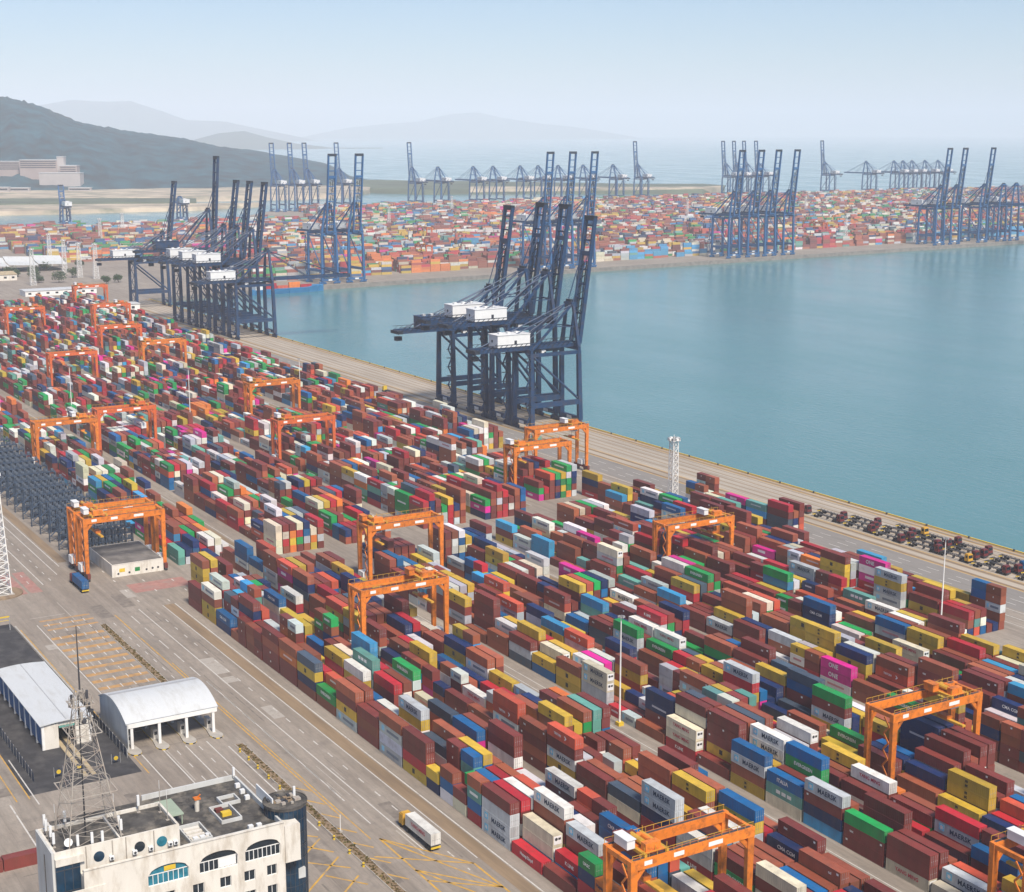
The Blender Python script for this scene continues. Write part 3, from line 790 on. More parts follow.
    (6, 2, -496.0, [11, 13], 0, 2, {1: 0, 0: 0}),
    (6, 2, -457.0, [0, 0], 0, 2, {1: 0, 0: 0}),
    (5, 6, -425.4, [9, 3, 1, 12], 0, 1, {3: 4}),
]

MARK_KINDS = ['', 'star', 'red_text', 'msc', 'evergreen', 'one', 'blocks', 'swoosh', 'kline', 'tab', 'cma', 'hapag', 'italia', 'uasc', 'hamburg']
FIXED = [(r, c, x, [KEYS[q] for q in cs], h, sh, {t: MARK_KINDS[m] for t, m in mk.items()}) for r, c, x, cs, h, sh, mk in FIXED_NUMBERS]

class Box:
    __slots__ = ('x', 'y', 'z', 'len', 'col', 'mark', 'row', 'c', 'b', 't', 'n', 'half', 'above', 'below', 'h')
boxes = []
crng = random.Random(77)
def pick(w): return crng.choices(KEYS, w)[0]
def add_stack(ri, ci, bi, x, y, cols, halves, marks=None):
    n = len(cols)
    for hx in (0, 1) if halves else (0,):
        for t, k in enumerate(cols if hx == 0 else [pick(WGT_R) for _ in cols]):
            b = Box()
            b.x = x + (hx * (L20 + 0.07) if halves else 0) + crng.uniform(-0.08, 0.08); b.y = y + crng.uniform(-0.06, 0.06); b.z = t * CH
            b.len = L20 if halves else L40; b.col = k; b.row, b.c, b.b, b.t, b.n, b.half = ri, ci, bi, t, n, hx if halves else -1
            b.above = None; b.below = None; b.h = CH - 0.03
            m = (marks or {}).get(t)
            b.mark = m if m is not None else default_mark(k, halves)
            boxes.append(b)
def default_mark(k, half):
    r = crng.random()
    if k == 'W': return 'star' if r < .45 else 'red_text' if r < .65 else ''
    if k == 'G': return 'star' if r < .7 else ''
    if k == 'Y': return 'msc' if r < .85 else ''
    if k == 'g': return 'evergreen' if r < .75 else ''
    if k == 'P': return 'one'
    if k == 'C': return 'red_text' if r < .35 else ''
    if k == 'T': return 'blocks' if r < .6 else ''
    if k == 'F': return 'swoosh' if r < .6 else ''
    if k == 'R': return 'kline' if r < .5 else ''
    if k in 'MBD': return 'tab' if r < .45 else 'tex' if r < .6 else 'cai' if r < .72 else ''
    if k in 'UN': return 'cma' if r < .25 else ''
    if k == 'O': return 'hapag' if r < .5 else ''
    return ''

def room_for(ri, ci, x, y, length):
    """tiers that fit here without overlapping or hiding a stack of the list"""
    cap = 9
    for r, c, fx, cols, half, show, mk in FIXED:
        fl = L20 if half else L40
        if r == ri and c == ci and x < fx + fl + .05 and x + length > fx - .05: return 0
        dy = ROWS[r][1] + c * PITCH_Y - y
        if 1 < dy < 70:
            sx = 1.66 * dy
            if x < fx + fl + sx - .5 and x + length > fx + sx + .5: cap = min(cap, int(len(cols) - show + .83 * dy / 2.8 + .55))
    return cap
for k_, (r, c, fx, cols, half, show, mk) in enumerate(FIXED):
    y = ROWS[r][1] + c * PITCH_Y
    for t, key in enumerate(cols):
        b = Box()
        b.x = fx; b.y = y + crng.uniform(-.05, .05); b.z = t * CH; b.len = L20 if half else L40; b.col = key
        b.row, b.c, b.b, b.t, b.n, b.half = r, c, 100 + k_, t, len(cols), 0 if half else -1
        b.above = b.below = None; b.h = CH - .03
        b.mark = mk[t] if t in mk else default_mark(key, half)
        boxes.append(b)

for ri, (sec, y0, nc) in enumerate(ROWS):
    bays = [BAY_PHASE[ri] + BAY * k for k in range(-42, -8)] if sec == 'R' else [x + END_L[ri] for x in BAYS_L]
    for bi, x in enumerate(bays):
        if sec == 'R' and x < START_R[ri]: continue
        if ri == 6 and x > -321: continue        # the sea-side block ends at the truck park
        if ri == 7 and not (-500 < x < -440): continue
        if ri == 8 and -748 < x: continue                                    # reefer racks stand here
        if ri == 15 and x > -640: continue
        if not any(in_view(x + L40 / 2, y0 + 10, z) for z in (0, 12)): continue
        mean = crng.choice([3, 3, 4, 4, 4, 5]) if sec == 'R' else crng.choice([2, 3, 3, 4, 4])
        fav = pick(WGT_R if sec == 'R' else WGT_L)
        half = crng.random() < (0.10 if sec == 'R' else 0.16)
        for ci in range(nc):
            y = y0 + ci * PITCH_Y
            cap = 9 if sec == 'L' else room_for(ri, ci, x, y, L40)
            if cap < 1: continue
            n = max(0, min(5, mean + crng.choice([0, 0, 0, 0, 0, -1, -1, 1])))
            if crng.random() < 0.05: n = max(0, n - 2)
            n = min(n, cap)
            run = pick(WGT_R if sec == 'R' else WGT_L)
            cols = []
            for t in range(n):
                r = crng.random()
                cols.append(run if r < .45 else fav if r < .58 else pick(WGT_R if sec == 'R' else WGT_L))
            if n: add_stack(ri, ci, bi, x, y, cols, half)

filled = {}
for b in boxes:
    if b.t == 0 and ROWS[b.row][0] == 'R': filled.setdefault((b.row, b.c), []).append((b.x, b.x + b.len))
for (ri, ci), iv in sorted(filled.items()):
    if ri == 7: continue
    iv.sort(); y = ROWS[ri][1] + ci * PITCH_Y
    for (a0, a1), (b0, b1) in zip(iv, iv[1:]):
        gap = b0 - a1; x = a1 + .12
        while gap > L20 + .25:
            ln = L40 if gap > L40 + .2 else L20
            n = min(int(round(crng.gauss(3.2, .6))), room_for(ri, ci, x, y, ln))
            if n > 0 and gap < 40:
                run = pick(WGT_R)
                k_ += 1
                for t in range(n):
                    b = Box(); b.x = x; b.y = y + crng.uniform(-.05, .05); b.z = t * CH; b.len = ln; b.col = run if crng.random() < .4 else pick(WGT_R)
                    b.row, b.c, b.b, b.t, b.n, b.half = ri, ci, 100 + k_, t, n, -1 if ln == L40 else 0
                    b.above = b.below = None; b.h = CH - .03; b.mark = default_mark(b.col, ln == L20); boxes.append(b)
            x += ln + .12; gap -= ln + .12

by_pos = {(b.row, b.c, b.b, b.half, b.t): b for b in boxes}
for b in boxes:
    b.above = by_pos.get((b.row, b.c, b.b, b.half, b.t + 1)); b.below = by_pos.get((b.row, b.c, b.b, b.half, b.t - 1))

# which 300 of them show largest: cast one ray for each second pixel against the near containers
bv, bp = [], []
for b in boxes:
    i = len(bv)
    x0, x1, y0, y1, z0, z1 = b.x, b.x + b.len, b.y, b.y + CW, b.z, b.z + b.h
    bv += [(x0, y0, z0), (x1, y0, z0), (x1, y1, z0), (x0, y1, z0), (x0, y0, z1), (x1, y0, z1), (x1, y1, z1), (x0, y1, z1)]
    bp += [(i + 4, i + 5, i + 6, i + 7), (i, i + 1, i + 5, i + 4), (i + 1, i + 2, i + 6, i + 5), (i + 2, i + 3, i + 7, i + 6), (i + 3, i, i + 4, i + 7)]
tree = BVHTree.FromPolygons(bv, bp)
seen = [0] * len(boxes)
org = Vector((0, 0, CAM_H))
for py in range(280, 892, 2):
    for px in range(0, 1024, 2):
        d = (fw + rt * ((px + .5 - 512) / F_PX) - up * ((py + .5 - 446) / F_PX)).normalized()
        h = tree.ray_cast(org, d)
        if h[2] is not None: seen[h[2] // 5] += 1
order = sorted(range(len(boxes)), key=lambda i: -seen[i])
N_IND = 298
chosen = set(order[:N_IND])
print('containers', len(boxes), 'smallest individual px', seen[order[N_IND - 1]] * 4)

# ---- one detailed container per size and paint
def shell_mesh(length, key):
    mb = MB()
    L, W, H = length, CW, CH - 0.03
    mb.box(0.06, 0.05, 0.14, L - 0.05, W - 0.05, H - 0.05)
    for x in (0, L - 0.17):
        for y in (0, W - 0.15): mb.box(x, y, 0, x + 0.17, y + 0.15, H)
    for y in (0.012, W - 0.112):
        mb.box(0.17, y, H - 0.13, L - 0.17, y + 0.1, H - 0.012); mb.box(0.17, y, 0.02, L - 0.17, y + 0.1, 0.17)
    for x in (0.012, L - 0.112):
        mb.box(x, 0.15, H - 0.13, x + 0.1, W - 0.15, H - 0.012); mb.box(x, 0.15, 0.02, x + 0.1, W - 0.15, 0.17)
    n = int(L / 0.56)
    for k in range(n):        # coarse ribs of the corrugated sides and roof
        x = 0.3 + (L - 0.6) * k / n
        mb.box(x, 0.022, 0.171, x + 0.26, 0.05, H - 0.131)
        mb.box(x, 0.113, H - 0.05, x + 0.26, W - 0.113, H - 0.024)
    return mb.mesh('container_' + PAINT[key][1].replace(' ', '_'), M[key])
def leaf_mesh(key):
    mb = MB()
    w, h = (CW - 0.34) / 2, CH - 0.33
    mb.box(-0.03, 0, 0, 0.03, w - 0.02, h)
    for y in (0.28, 0.78):
        mb.tube((0.055, y, 0.03), (0.055, y, h - 0.03), 0.028, 6, m=1)
        mb.box(0.028, y - 0.12, h * 0.42, 0.07, y + 0.14, h * 0.47, 1)
    for z in (0.4, 1.1, 1.8): mb.box(0.03, 0.02, z, 0.045, w - 0.04, z + 0.09)
    return mb.mesh('door', [M[key], M['steel_grey']])
def star_mesh(h):
    mb = MB(); r = h / 2
    mb.box(-r, -0.012, -r, r, 0.012, r, 0)
    pts = []
    for k in range(14):
        a = math.pi / 2 + math.pi * k / 7; q = r * (0.86 if k % 2 == 0 else 0.42)
        pts.append((q * math.cos(a), q * math.sin(a)))
    i = len(mb.v); mb.v += [(0, -0.022, 0)] + [(x, -0.02, z) for x, z in pts]
    for k in range(14): mb.f.append((i, i + 1 + k, i + 1 + (k + 1) % 14)); mb.m.append(1)
    return mb.mesh('emblem', [M['star_blue'], M['letter_white']])
def plate_mesh(w, h, m):
    mb = MB(); mb.box(-w / 2, -0.012, -h / 2, w / 2, 0.012, h / 2); return mb.mesh('plate', m)
def fan_mesh():
    mb = MB(); mb.box(0, 0.25, 0.5, 0.04, CW - 0.25, CH - 0.35, 0)
    mb.tube((0.04, 0.85, 1.7), (0.07, 0.85, 1.7), 0.36, 12, m=1); mb.box(0.04, 1.35, 1.45, 0.06, 2.0, 1.95, 1)
    return mb.mesh('refrigeration_unit', [M['crane_white'], M['black']])
SHELL, LEAF = {}, {}
msc_mark = text_mesh('m\nsc', 0.74, M['letter_black'], 0.085, 0.95); star40 = star_mesh(1.5); fan = fan_mesh()
red_plate = plate_mesh(0.55, 0.42, M['letter_white'])
blockm = MB()
for k in range(3): blockm.box(-2.6 + k * 1.9, -0.012, -0.42, -1.2 + k * 1.9, 0.012, 0.42)
blocks = blockm.mesh('white_panels', M['letter_white'])
swm = MB()
for k, (a, b_) in enumerate(((0, 1), (1, 0))): pass
swm.hexa(((0, -.01, -.5), (.55, -.01, 0), (.55, .01, 0), (0, .01, -.5)), ((.45, -.01, -.5), (1.0, -.01, 0), (1.0, .01, 0), (.45, .01, -.5)))
swm.hexa(((.55, -.01, 0), (0, -.01, .5), (0, .01, .5), (.55, .01, 0)), ((1.0, -.01, 0), (.45, -.01, .5), (.45, .01, .5), (1.0, .01, 0)))
chev = swm.mesh('emblem', M['letter_white'])

def add_marks(o, b):
    L = b.len; zc = CH / 2; Y = -0.012
    big = 0.85 if L > 10 else 0.55
    def txt(s, h, m, x, z=zc, sp=1.0): child_mesh('lettering', text_mesh(s, h, M[m], 0.03, sp), o, (x, Y - 0.004, z))
    if b.mark == 'star':
        if L > 10:
            child_mesh('emblem', star40, o, (2.0, Y, zc + 0.1)); txt('MAERSK', 1.15, 'letter_navy', 7.3, zc + 0.05, 1.05)
        else: txt('MAERSK', 0.75, 'letter_navy', L / 2, zc)
    elif b.mark == 'red_text': txt('YANG MING', big, 'letter_red', L / 2, zc + 0.15)
    elif b.mark == 'msc': child_mesh('emblem', msc_mark, o, (L * 0.46, Y - 0.004, zc))
    elif b.mark == 'evergreen': txt('EVERGREEN', big, 'letter_white', L / 2, zc + 0.1)
    elif b.mark == 'one': txt('ONE', 1.3, 'letter_white', L * 0.42, zc + 0.05, 1.05)
    elif b.mark == 'kline': txt('K LINE', 0.8, 'letter_white', L * 0.45, zc)
    elif b.mark == 'cma': txt('CMA CGM', big, 'letter_white', L * 0.5, zc)
    elif b.mark == 'italia': txt('ITALIA', 0.95, 'letter_white', L * 0.45, zc + 0.1)
    elif b.mark == 'uasc': txt('UASC', 0.7, 'letter_white', L * 0.5, zc)
    elif b.mark == 'hapag': txt('Hapag-Lloyd', 0.75, 'letter_navy' if b.col == 'O' else 'letter_white', L * 0.5, zc)
    elif b.mark == 'hamburg': txt('HAMBURG SUD', 0.62, 'letter_white', L * 0.4, zc + .1); 
    elif b.mark == 'swoosh': txt('TRITON', 0.6, 'letter_white', L * 0.38, zc); child_mesh('emblem', chev, o, (L * 0.62, Y, zc))
    elif b.mark == 'blocks': child_mesh('white_panel', blocks, o, (L * 0.5, Y, zc))
    elif b.mark in ('tex', 'cai'): txt(b.mark, .62, 'letter_white', L * (.2 if b.mark == 'tex' else .75), zc + .2); child_mesh('label_plate', red_plate, o, (L * .93, Y, CH - .7))
    elif b.mark == 'tab':
        child_mesh('label_plate', red_plate, o, (L * (0.52 if b.t % 2 else 0.09), Y, CH - 0.75))

MARKWORD = {'star': 'with navy lettering', 'red_text': 'with red lettering', 'msc': 'with black emblem', 'evergreen': 'with white lettering', 'one': 'with white lettering',
            'kline': 'with white lettering', 'cma': 'with white lettering', 'italia': 'with white lettering', 'uasc': 'with white lettering', 'hapag': 'with dark lettering',
            'hamburg': 'with white lettering', 'swoosh': 'with white chevron', 'blocks': 'with white panels', 'tab': '', '': '', 'tex': 'with white lettering', 'cai': 'with white lettering'}
import collections
SHORT = {'M': 'maroon', 'B': 'brown', 'D': 'terracotta', 'R': 'red', 'F': 'vermilion', 'Y': 'yellow', 'N': 'navy', 'U': 'blue', 'S': 'azure', 'W': 'white', 'C': 'cream',
         'G': 'grey', 'g': 'green', 'T': 'teal', 'O': 'orange', 'P': 'magenta', 'K': 'slate'}
# the boxes that stand end to end with each one, towards the camera (near) and away from it (far)
tiers_ = collections.defaultdict(list)
for b in boxes: tiers_[(b.row, b.c, b.t)].append(b)
near_, far_ = {}, {}
for l in tiers_.values():
    l.sort(key=lambda q: q.x)
    for p, q in zip(l, l[1:]):
        if q.x - p.x - p.len < 1.2: near_[id(p)] = q.col; far_[id(q)] = p.col
def vkey(b, lv):
    k = (b.col, MARKWORD[b.mark], b.above.col if b.above else None, b.below.col if b.below else None, b.half < 0)
    if lv >= 1: k += (near_.get(id(b)),)
    if lv >= 2: k += (far_.get(id(b)),)
    if lv >= 3: k += (b.row, b.c)
    return k
vis = [b for i, b in enumerate(boxes) if seen[i] > 1]
vcounts = [collections.Counter(vkey(b, lv) for b in vis) for lv in range(4)]
def tierword(b):
    if b.n == 1: return 'alone on the ground'
    if b.t == b.n - 1: return 'topmost'
    if b.t == 0: return 'lowest'
    return ['', 'second', 'third', 'fourth', 'fifth'][b.t] + ' tier'
cols_in = collections.defaultdict(dict)
for b in boxes: cols_in[(b.row, b.c)][(b.b, b.half)] = b.x
bayno = {}
for (r, c), d in cols_in.items():
    for n_, (kk, x_) in enumerate(sorted(d.items(), key=lambda q: q[1] if ROWS[r][0] == 'R' else -q[1])): bayno[(r, c) + kk] = n_ + 1
colno = {}
k = 0
for ri, (sec, y0, nc) in enumerate(ROWS):
    if sec == 'L' and ri == 8: k = 0
    for ci in range(nc): k += 1; colno[(ri, ci)] = k
def label_of(b):
    sz = '' if b.half < 0 else 'short '
    nm = f"{sz}{PAINT[b.col][1]} container"
    mk = MARKWORD[b.mark]
    head = nm + (' ' + mk if mk else '')
    if b.above and b.below: st = f"{SHORT[b.above.col]} one above, {SHORT[b.below.col]} below"
    elif b.below: st = f"on top of a {SHORT[b.below.col]} one"
    elif b.above: st = f"on the ground under a {SHORT[b.above.col]} one"
    else: st = 'alone on the ground'
    ne, fa = near_.get(id(b)), far_.get(id(b))
    for lv in range(4):
        if vcounts[lv][vkey(b, lv)] != 1: continue
        if lv == 3 and (b.row, b.c) != (0, 0): continue
        e = ''
        if lv >= 1:
            if lv == 1 and ne is None: e = ', open near end'
            elif ne: e = f", {SHORT[ne]} at near end"
        if lv >= 2:
            e += (f", {SHORT[fa]} at far end" if fa else ', open far end') if lv == 2 else ''
            if lv == 2 and ne is None: continue
        if lv == 3: e = ', front row along the road' + (f", {SHORT[ne]} at near end" if ne else '')
        s = f"{head}, {st}{e}"
        if len(s.replace('-', ' ').split()) <= 16: return s
    side = 'from' if ROWS[b.row][0] == 'R' else 'beyond'
    return f"{nm}, {tierword(b)}, {ordinal(bayno[(b.row, b.c, b.b, b.half)])} stack {side} cross aisle, {ordinal(colno[(b.row, b.c)])} row from road"

for i in order[:N_IND]:
    b = boxes[i]
    key = (b.len, b.col)
    if key not in SHELL: SHELL[key] = shell_mesh(b.len, b.col)
    if b.col not in LEAF: LEAF[b.col] = leaf_mesh(b.col)
    o = bpy.data.objects.new('shipping_container', SHELL[key]); C.objects.link(o)
    o.location = (b.x, b.y, b.z)
    tag(o, label_of(b), 'container', 'shipping containers stacked in the near yard')
    if b.col in 'WC' and crng.random() < 0.5: child_mesh('refrigeration_unit', fan, o, (b.len - 0.01, 0, 0))
    else:
        child_mesh('door', LEAF[b.col], o, (b.len - 0.015, 0.16, 0.165)); child_mesh('door', LEAF[b.col], o, (b.len - 0.015, CW / 2 + 0.015, 0.165))
    add_marks(o, b)

# ---- all the others in one mesh, one colour per container
sm = bpy.data.materials.new('container_paints'); sm.use_nodes = True
snt = sm.node_tree; sb = snt.nodes['Principled BSDF']; sb.inputs['Roughness'].default_value = 0.6
at = snt.nodes.new('ShaderNodeAttribute'); at.attribute_name = 'paint'
sg = snt.nodes.new('ShaderNodeNewGeometry')
sn = snt.nodes.new('ShaderNodeTexNoise'); sn.inputs['Scale'].default_value = 0.5; sn.inputs['Detail'].default_value = 5
snt.links.new(sg.outputs['Position'], sn.inputs['Vector'])
sr = snt.nodes.new('ShaderNodeMapRange'); sr.inputs['From Min'].default_value = .52; sr.inputs['From Max'].default_value = .75; sr.inputs['To Max'].default_value = .35
snt.links.new(sn.outputs['Fac'], sr.inputs['Value'])
sx = snt.nodes.new('ShaderNodeMix'); sx.data_type = 'RGBA'; sx.inputs['B'].default_value = (0.13, 0.075, 0.05, 1)
snt.links.new(sr.outputs['Result'], sx.inputs['Factor']); snt.links.new(at.outputs['Color'], sx.inputs['A'])
snt.links.new(sx.outputs['Result'], sb.inputs['Base Color'])

arr, cl = [], []
nrng = np.random.RandomState(5)
def jit(c):
    f = nrng.uniform(0.78, 1.25); return tuple(min(1, x * f * nrng.uniform(.93, 1.07)) for x in c)
for i, b in enumerate(boxes):
    if i in chosen: continue
    c = jit(PAINT[b.col][0])
    arr.append((b.x + 0.02, b.y + 0.02, b.z + 0.04, b.x + b.len - 0.02, b.y + CW - 0.02, b.z + b.h)); cl.append(c)
    if not (seen[i] > 1): continue
    zc = b.z + CH * 0.55; y = b.y
    if b.mark == 'evergreen': arr.append((b.x + b.len * .2, y - .012, zc - .32, b.x + b.len * .8, y + .02, zc + .32)); cl.append((.7, .7, .66))
    elif b.mark == 'msc': arr.append((b.x + b.len * .41, y - .012, zc - .6, b.x + b.len * .51, y + .02, zc + .6)); cl.append((.03, .03, .02))
    elif b.mark == 'star':
        arr.append((b.x + b.len * .34, y - .012, zc - .42, b.x + b.len * .88, y + .02, zc + .30)); cl.append((.16, .19, .23))
        arr.append((b.x + b.len * .11, y - .012, zc - .65, b.x + b.len * .23, y + .02, zc + .65)); cl.append((.25, .55, .72))
    elif b.mark == 'red_text': arr.append((b.x + b.len * .25, y - .012, zc - .3, b.x + b.len * .8, y + .02, zc + .3)); cl.append((.5, .22, .22))
    elif b.mark == 'one': arr.append((b.x + b.len * .25, y - .012, zc - .45, b.x + b.len * .58, y + .02, zc + .45)); cl.append((.72, .62, .66))
    elif b.mark in ('blocks', 'cma', 'kline', 'swoosh', 'hapag'): arr.append((b.x + b.len * .25, y - .012, zc - .25, b.x + b.len * .75, y + .02, zc + .25)); cl.append(tuple(.45 + .4 * q for q in PAINT[b.col][0]))
    elif b.mark == 'tab': arr.append((b.x + b.len * .47, y - .012, zc + .1, b.x + b.len * .52, y + .02, zc + .6)); cl.append((.7, .68, .64))
    if b.len > 10 and nrng.rand() < .5: arr.append((b.x + b.len - .03, b.y + .2, b.z + .3, b.x + b.len - .008, b.y + CW - .2, b.z + b.h - .2)); cl.append(tuple(q * .8 + .01 for q in c))

# the far terminal across the basin
FK = KEYS
WF = np.array([19, 15, 14, 8, 8, 11, 6, 6, 4, 10, 8, 8, 7, 6, 6, 1.5, 3], float); WF /= WF.sum()
pal = np.array([PAINT[k][0] for k in FK])
def far_block(x0, y0, y1):
    y = y0; fav = None
    while y < y1:
        if not in_view(x0, y, 8, 60) or (x0 < -2440 and y < 1180): y += 12.7; continue
        if (int(y) // 13 + int(x0) // 160) % 15 == 3: y += 12.7; continue
        mean = nrng.uniform(2.0, 5.2)
        if nrng.rand() < .3 or fav is None: fav = nrng.choice(len(FK), p=WF)
        hs_ = np.clip(np.round(nrng.normal(mean, 1.0, 6)), 0, 6).astype(int)
        for ci in range(6):
            front = hs_[ci - 1] if ci else 0
            n = hs_[ci]
            if n == 0: continue
            lo = min(n - 1, front) if row > 3 else 0
            for t in range(lo, n):
                k = fav if nrng.rand() < .55 else nrng.choice(len(FK), p=WF)
                xx = x0 - ci * 2.75
                z0 = 0 if t == lo else t * CH
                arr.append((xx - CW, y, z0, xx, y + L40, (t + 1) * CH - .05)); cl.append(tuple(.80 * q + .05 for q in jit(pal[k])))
        y += 12.7
x = 0
row = 0
while True:
    xb = -1500 - row * 26.5 - (row // 4) * 9
    if xb < -2790: break
    ys = 590 if xb > -1840 else 470
    far_block(xb - 0.03 * 0, ys + (row % 3) * 5, 3700)
    row += 1
# boxes must stay clear of the slanted far apron
A = np.array(arr); CL = np.array(cl)
keep = ~((A[:, 0] < -1400) & (A[:, 3] > -1436 - 0.068 * (A[:, 1] - 600) - 62) & (A[:, 1] > 560))
A, CL = A[keep], CL[keep]
n = len(A)
x0, y0, z0, x1, y1, z1 = A.T
V = np.stack([np.stack([x0, y0, z0], 1), np.stack([x1, y0, z0], 1), np.stack([x1, y1, z0], 1), np.stack([x0, y1, z0], 1),
              np.stack([x0, y0, z1], 1), np.stack([x1, y0, z1], 1), np.stack([x1, y1, z1], 1), np.stack([x0, y1, z1], 1)], 1).reshape(-1, 3)
FI = np.array([[4, 5, 6, 7], [0, 1, 5, 4], [1, 2, 6, 5], [2, 3, 7, 6], [3, 0, 4, 7]])
FA = (np.arange(n)[:, None, None] * 8 + FI[None]).reshape(-1, 4)
me = bpy.data.meshes.new('stacked_containers')
me.vertices.add(len(V)); me.vertices.foreach_set('co', V.astype(np.float32).ravel())
me.loops.add(FA.size); me.loops.foreach_set('vertex_index', FA.astype(np.int32).ravel())
me.polygons.add(len(FA)); me.polygons.foreach_set('loop_start', np.arange(0, FA.size, 4, dtype=np.int32))
att = me.attributes.new('paint', 'FLOAT_COLOR', 'FACE')
att.data.foreach_set('color', np.repeat(np.concatenate([CL, np.ones((n, 1))], 1), 5, 0).astype(np.float32).ravel())
me.update(calc_edges=True)
me.shade_flat()
me.materials.append(sm)
so = bpy.data.objects.new('stacked_containers', me); C.objects.link(so)
tag(so, 'rest of the stacked containers, filling the yard behind and the terminal across the water', 'containers', None, 'stuff')
print('stuff boxes', n)

# ------------------------------------------------------------------ ship-to-shore quay cranes
def make_sts(paint, zg=52.0, za=79.0, lb=62.0, up_boom=True, back=33.0, lx=9.0, gauge=30.0, bogie=11.0, house=1, ang=82.0, th=1.0):
    """local frame: x along the quay, y from the land rail (0) to the water rail, z up. Returns a list of (part name, mesh builder, materials)"""
    P = []
    tl = 1 + (th - 1) * .3; hw = 4.6 * (1 + (th - 1) * .9)
    mats = [M[paint], M['crane_white'], M['crane_dark'], M['glass_dark'], M['rtg_red']]
    def part(name): mb = MB(); P.append((name, mb, mats)); return mb
    for y, yt in ((0, 0), (gauge, gauge - 0.6)):
        for s in (-1, 1):
            mb = part('leg'); mb.beam((s * lx, y, 3.6), (s * (lx - 0.8), yt, zg), 2.2 * tl, 2.5 * tl, 0, 1.8 * tl, 2.0 * tl)
            if y == 0 and s == 1:
                for k in range(int(zg / 5.2)):
                    a, b_ = (1.2, 3.4) if k % 2 else (3.4, 1.2)
                    mb.beam((s * lx + 1.0, -a - .6, 4 + k * 5), (s * lx + 1.0, -b_ - .6, 9 + k * 5), 1.0, 0.35, 0)
                    mb.box(s * lx - .2, -4.6, 8.8 + k * 5, s * lx + 1.6, -.8, 9.0 + k * 5, 2)
        mb = part('sill_beam'); mb.box(-lx - .8, y - .9, 3.2, lx + .8, y + .9, 5.4); mb.box(-2.2, y - 1.05, 3.5, 2.2, y + 1.05, 5.0, 1)
        for s in (-1, 1):
            mb = part('bogie')
            for k in range(4):
                x = s * (lx - 4.0 + k * 2.0)
                mb.box(x - .8, y - .55, .5, x + .8, y + .55, 1.9, 0)
                for q in (-.42, .42): mb.tube((x + q, y - .35, .42), (x + q, y + .35, .42), .4, 8, m=2)
            mb.box(s * lx - 3.6, y - .6, 1.9, s * lx + 3.6, y + .6, 2.7); mb.box(s * lx - 1.2, y - .7, 2.6, s * lx + 1.2, y + .7, 3.3)
    for s in (-1, 1):
        mb = part('portal_beam'); mb.box(s * (lx - .2) - .85, 0, 12.4, s * (lx - .2) + .85, gauge, 15.0)
        mb = part('diagonal_brace'); mb.tube((s * (lx - .4), gauge, 14.5), (s * (lx - .8), 1, zg - 1.5), .65, 8)
        mb = part('upper_tie_beam'); mb.box(s * (lx - .8) - .6, -1, zg - 1.8, s * (lx - .8) + .6, gauge, zg)
    for y in (0, gauge - .6):
        mb = part('cross_beam'); mb.box(-lx, y - .8, zg, lx, y + .8, zg + 2.0)
    gx = 3.8
    def lattice(mb, p0, d, length, wx, truss):
        """twin girders along direction d from p0 with cross ties"""
        p0, d = Vector(p0), Vector(d)
        nrm = Vector((1, 0, 0)).cross(d)
        q0, q1 = p0, p0 + d * length
        for s in (-1, 1):
            mb.beam(q0 + Vector((s * wx, 0, 0)), q1 + Vector((s * wx, 0, 0)), 1.2 * th, 2.0 * th, 0)
            if truss:
                for off in (2.6,):
                    mb.beam(q0 + Vector((s * (wx + .9), 0, 0)) + nrm * off, q1 + Vector((s * (wx + .9), 0, 0)) + nrm * off, .22, .22, 2)
                k = 0.0
                while k < length - 3:
                    a = q0 + d * k + Vector((s * (wx + .9), 0, 0)); b_ = q0 + d * (k + 3) + Vector((s * (wx + .9), 0, 0)) + nrm * 2.6
                    mb.beam(a, b_, .2, .2, 2); k += 3.0
        k = 0.5
        while k <= length:
            c = q0 + d * k
            mb.beam(c + Vector((-wx, 0, 0)), c + Vector((wx, 0, 0)), .7, .9, 0); k += 7.7
    mb = part('girder'); lattice(mb, (0, -back, zg + 2.6), (0, 1, 0), back + gauge + 2.0, gx, True)
    mb.box(-gx - 1, -back - 1.5, zg + 1.5, gx + 1, -back + 1.5, zg + 3.2, 2); mb.box(-1.5, -back - 1, zg - 2.5, 1.5, -back + 2.5, zg - .2, 2)
    hinge = Vector((0, gauge + 2.6, zg + 2.8))
    a = R(ang) if up_boom else 0
    d = Vector((0, math.cos(a), math.sin(a)))
    mb = part('boom'); lattice(mb, hinge, d, lb, gx + .3, False)
    for q in (-1.3, 1.3): mb.beam(hinge + d * 2 + Vector((q, 0, 0)), hinge + d * lb * .66 + Vector((q, 0, 0)), .28, .6, 2)
    kk = 3.0
    while kk < lb * .66:
        mb.beam(hinge + d * kk + Vector((-gx, 0, 0)), hinge + d * (kk + 3.4) + Vector((gx * (1 if int(kk) % 2 else .2), 0, 0)), .3, .3, 2); kk += 3.7
    tip = hinge + d * lb
    nrm = Vector((1, 0, 0)).cross(d)
    mb.beam(tip + Vector((-gx - .8, 0, 0)), tip + Vector((gx + .8, 0, 0)), 2.2, 2.6, 2)
    mb.beam(hinge + d * (lb * .72) + Vector((-gx, 0, 0)), hinge + d * (lb * .72) + Vector((gx, 0, 0)), 1.6, 2.2, 0)
    apex = Vector((0, gauge - 1.0, za))
    mb = part('apex_frame')
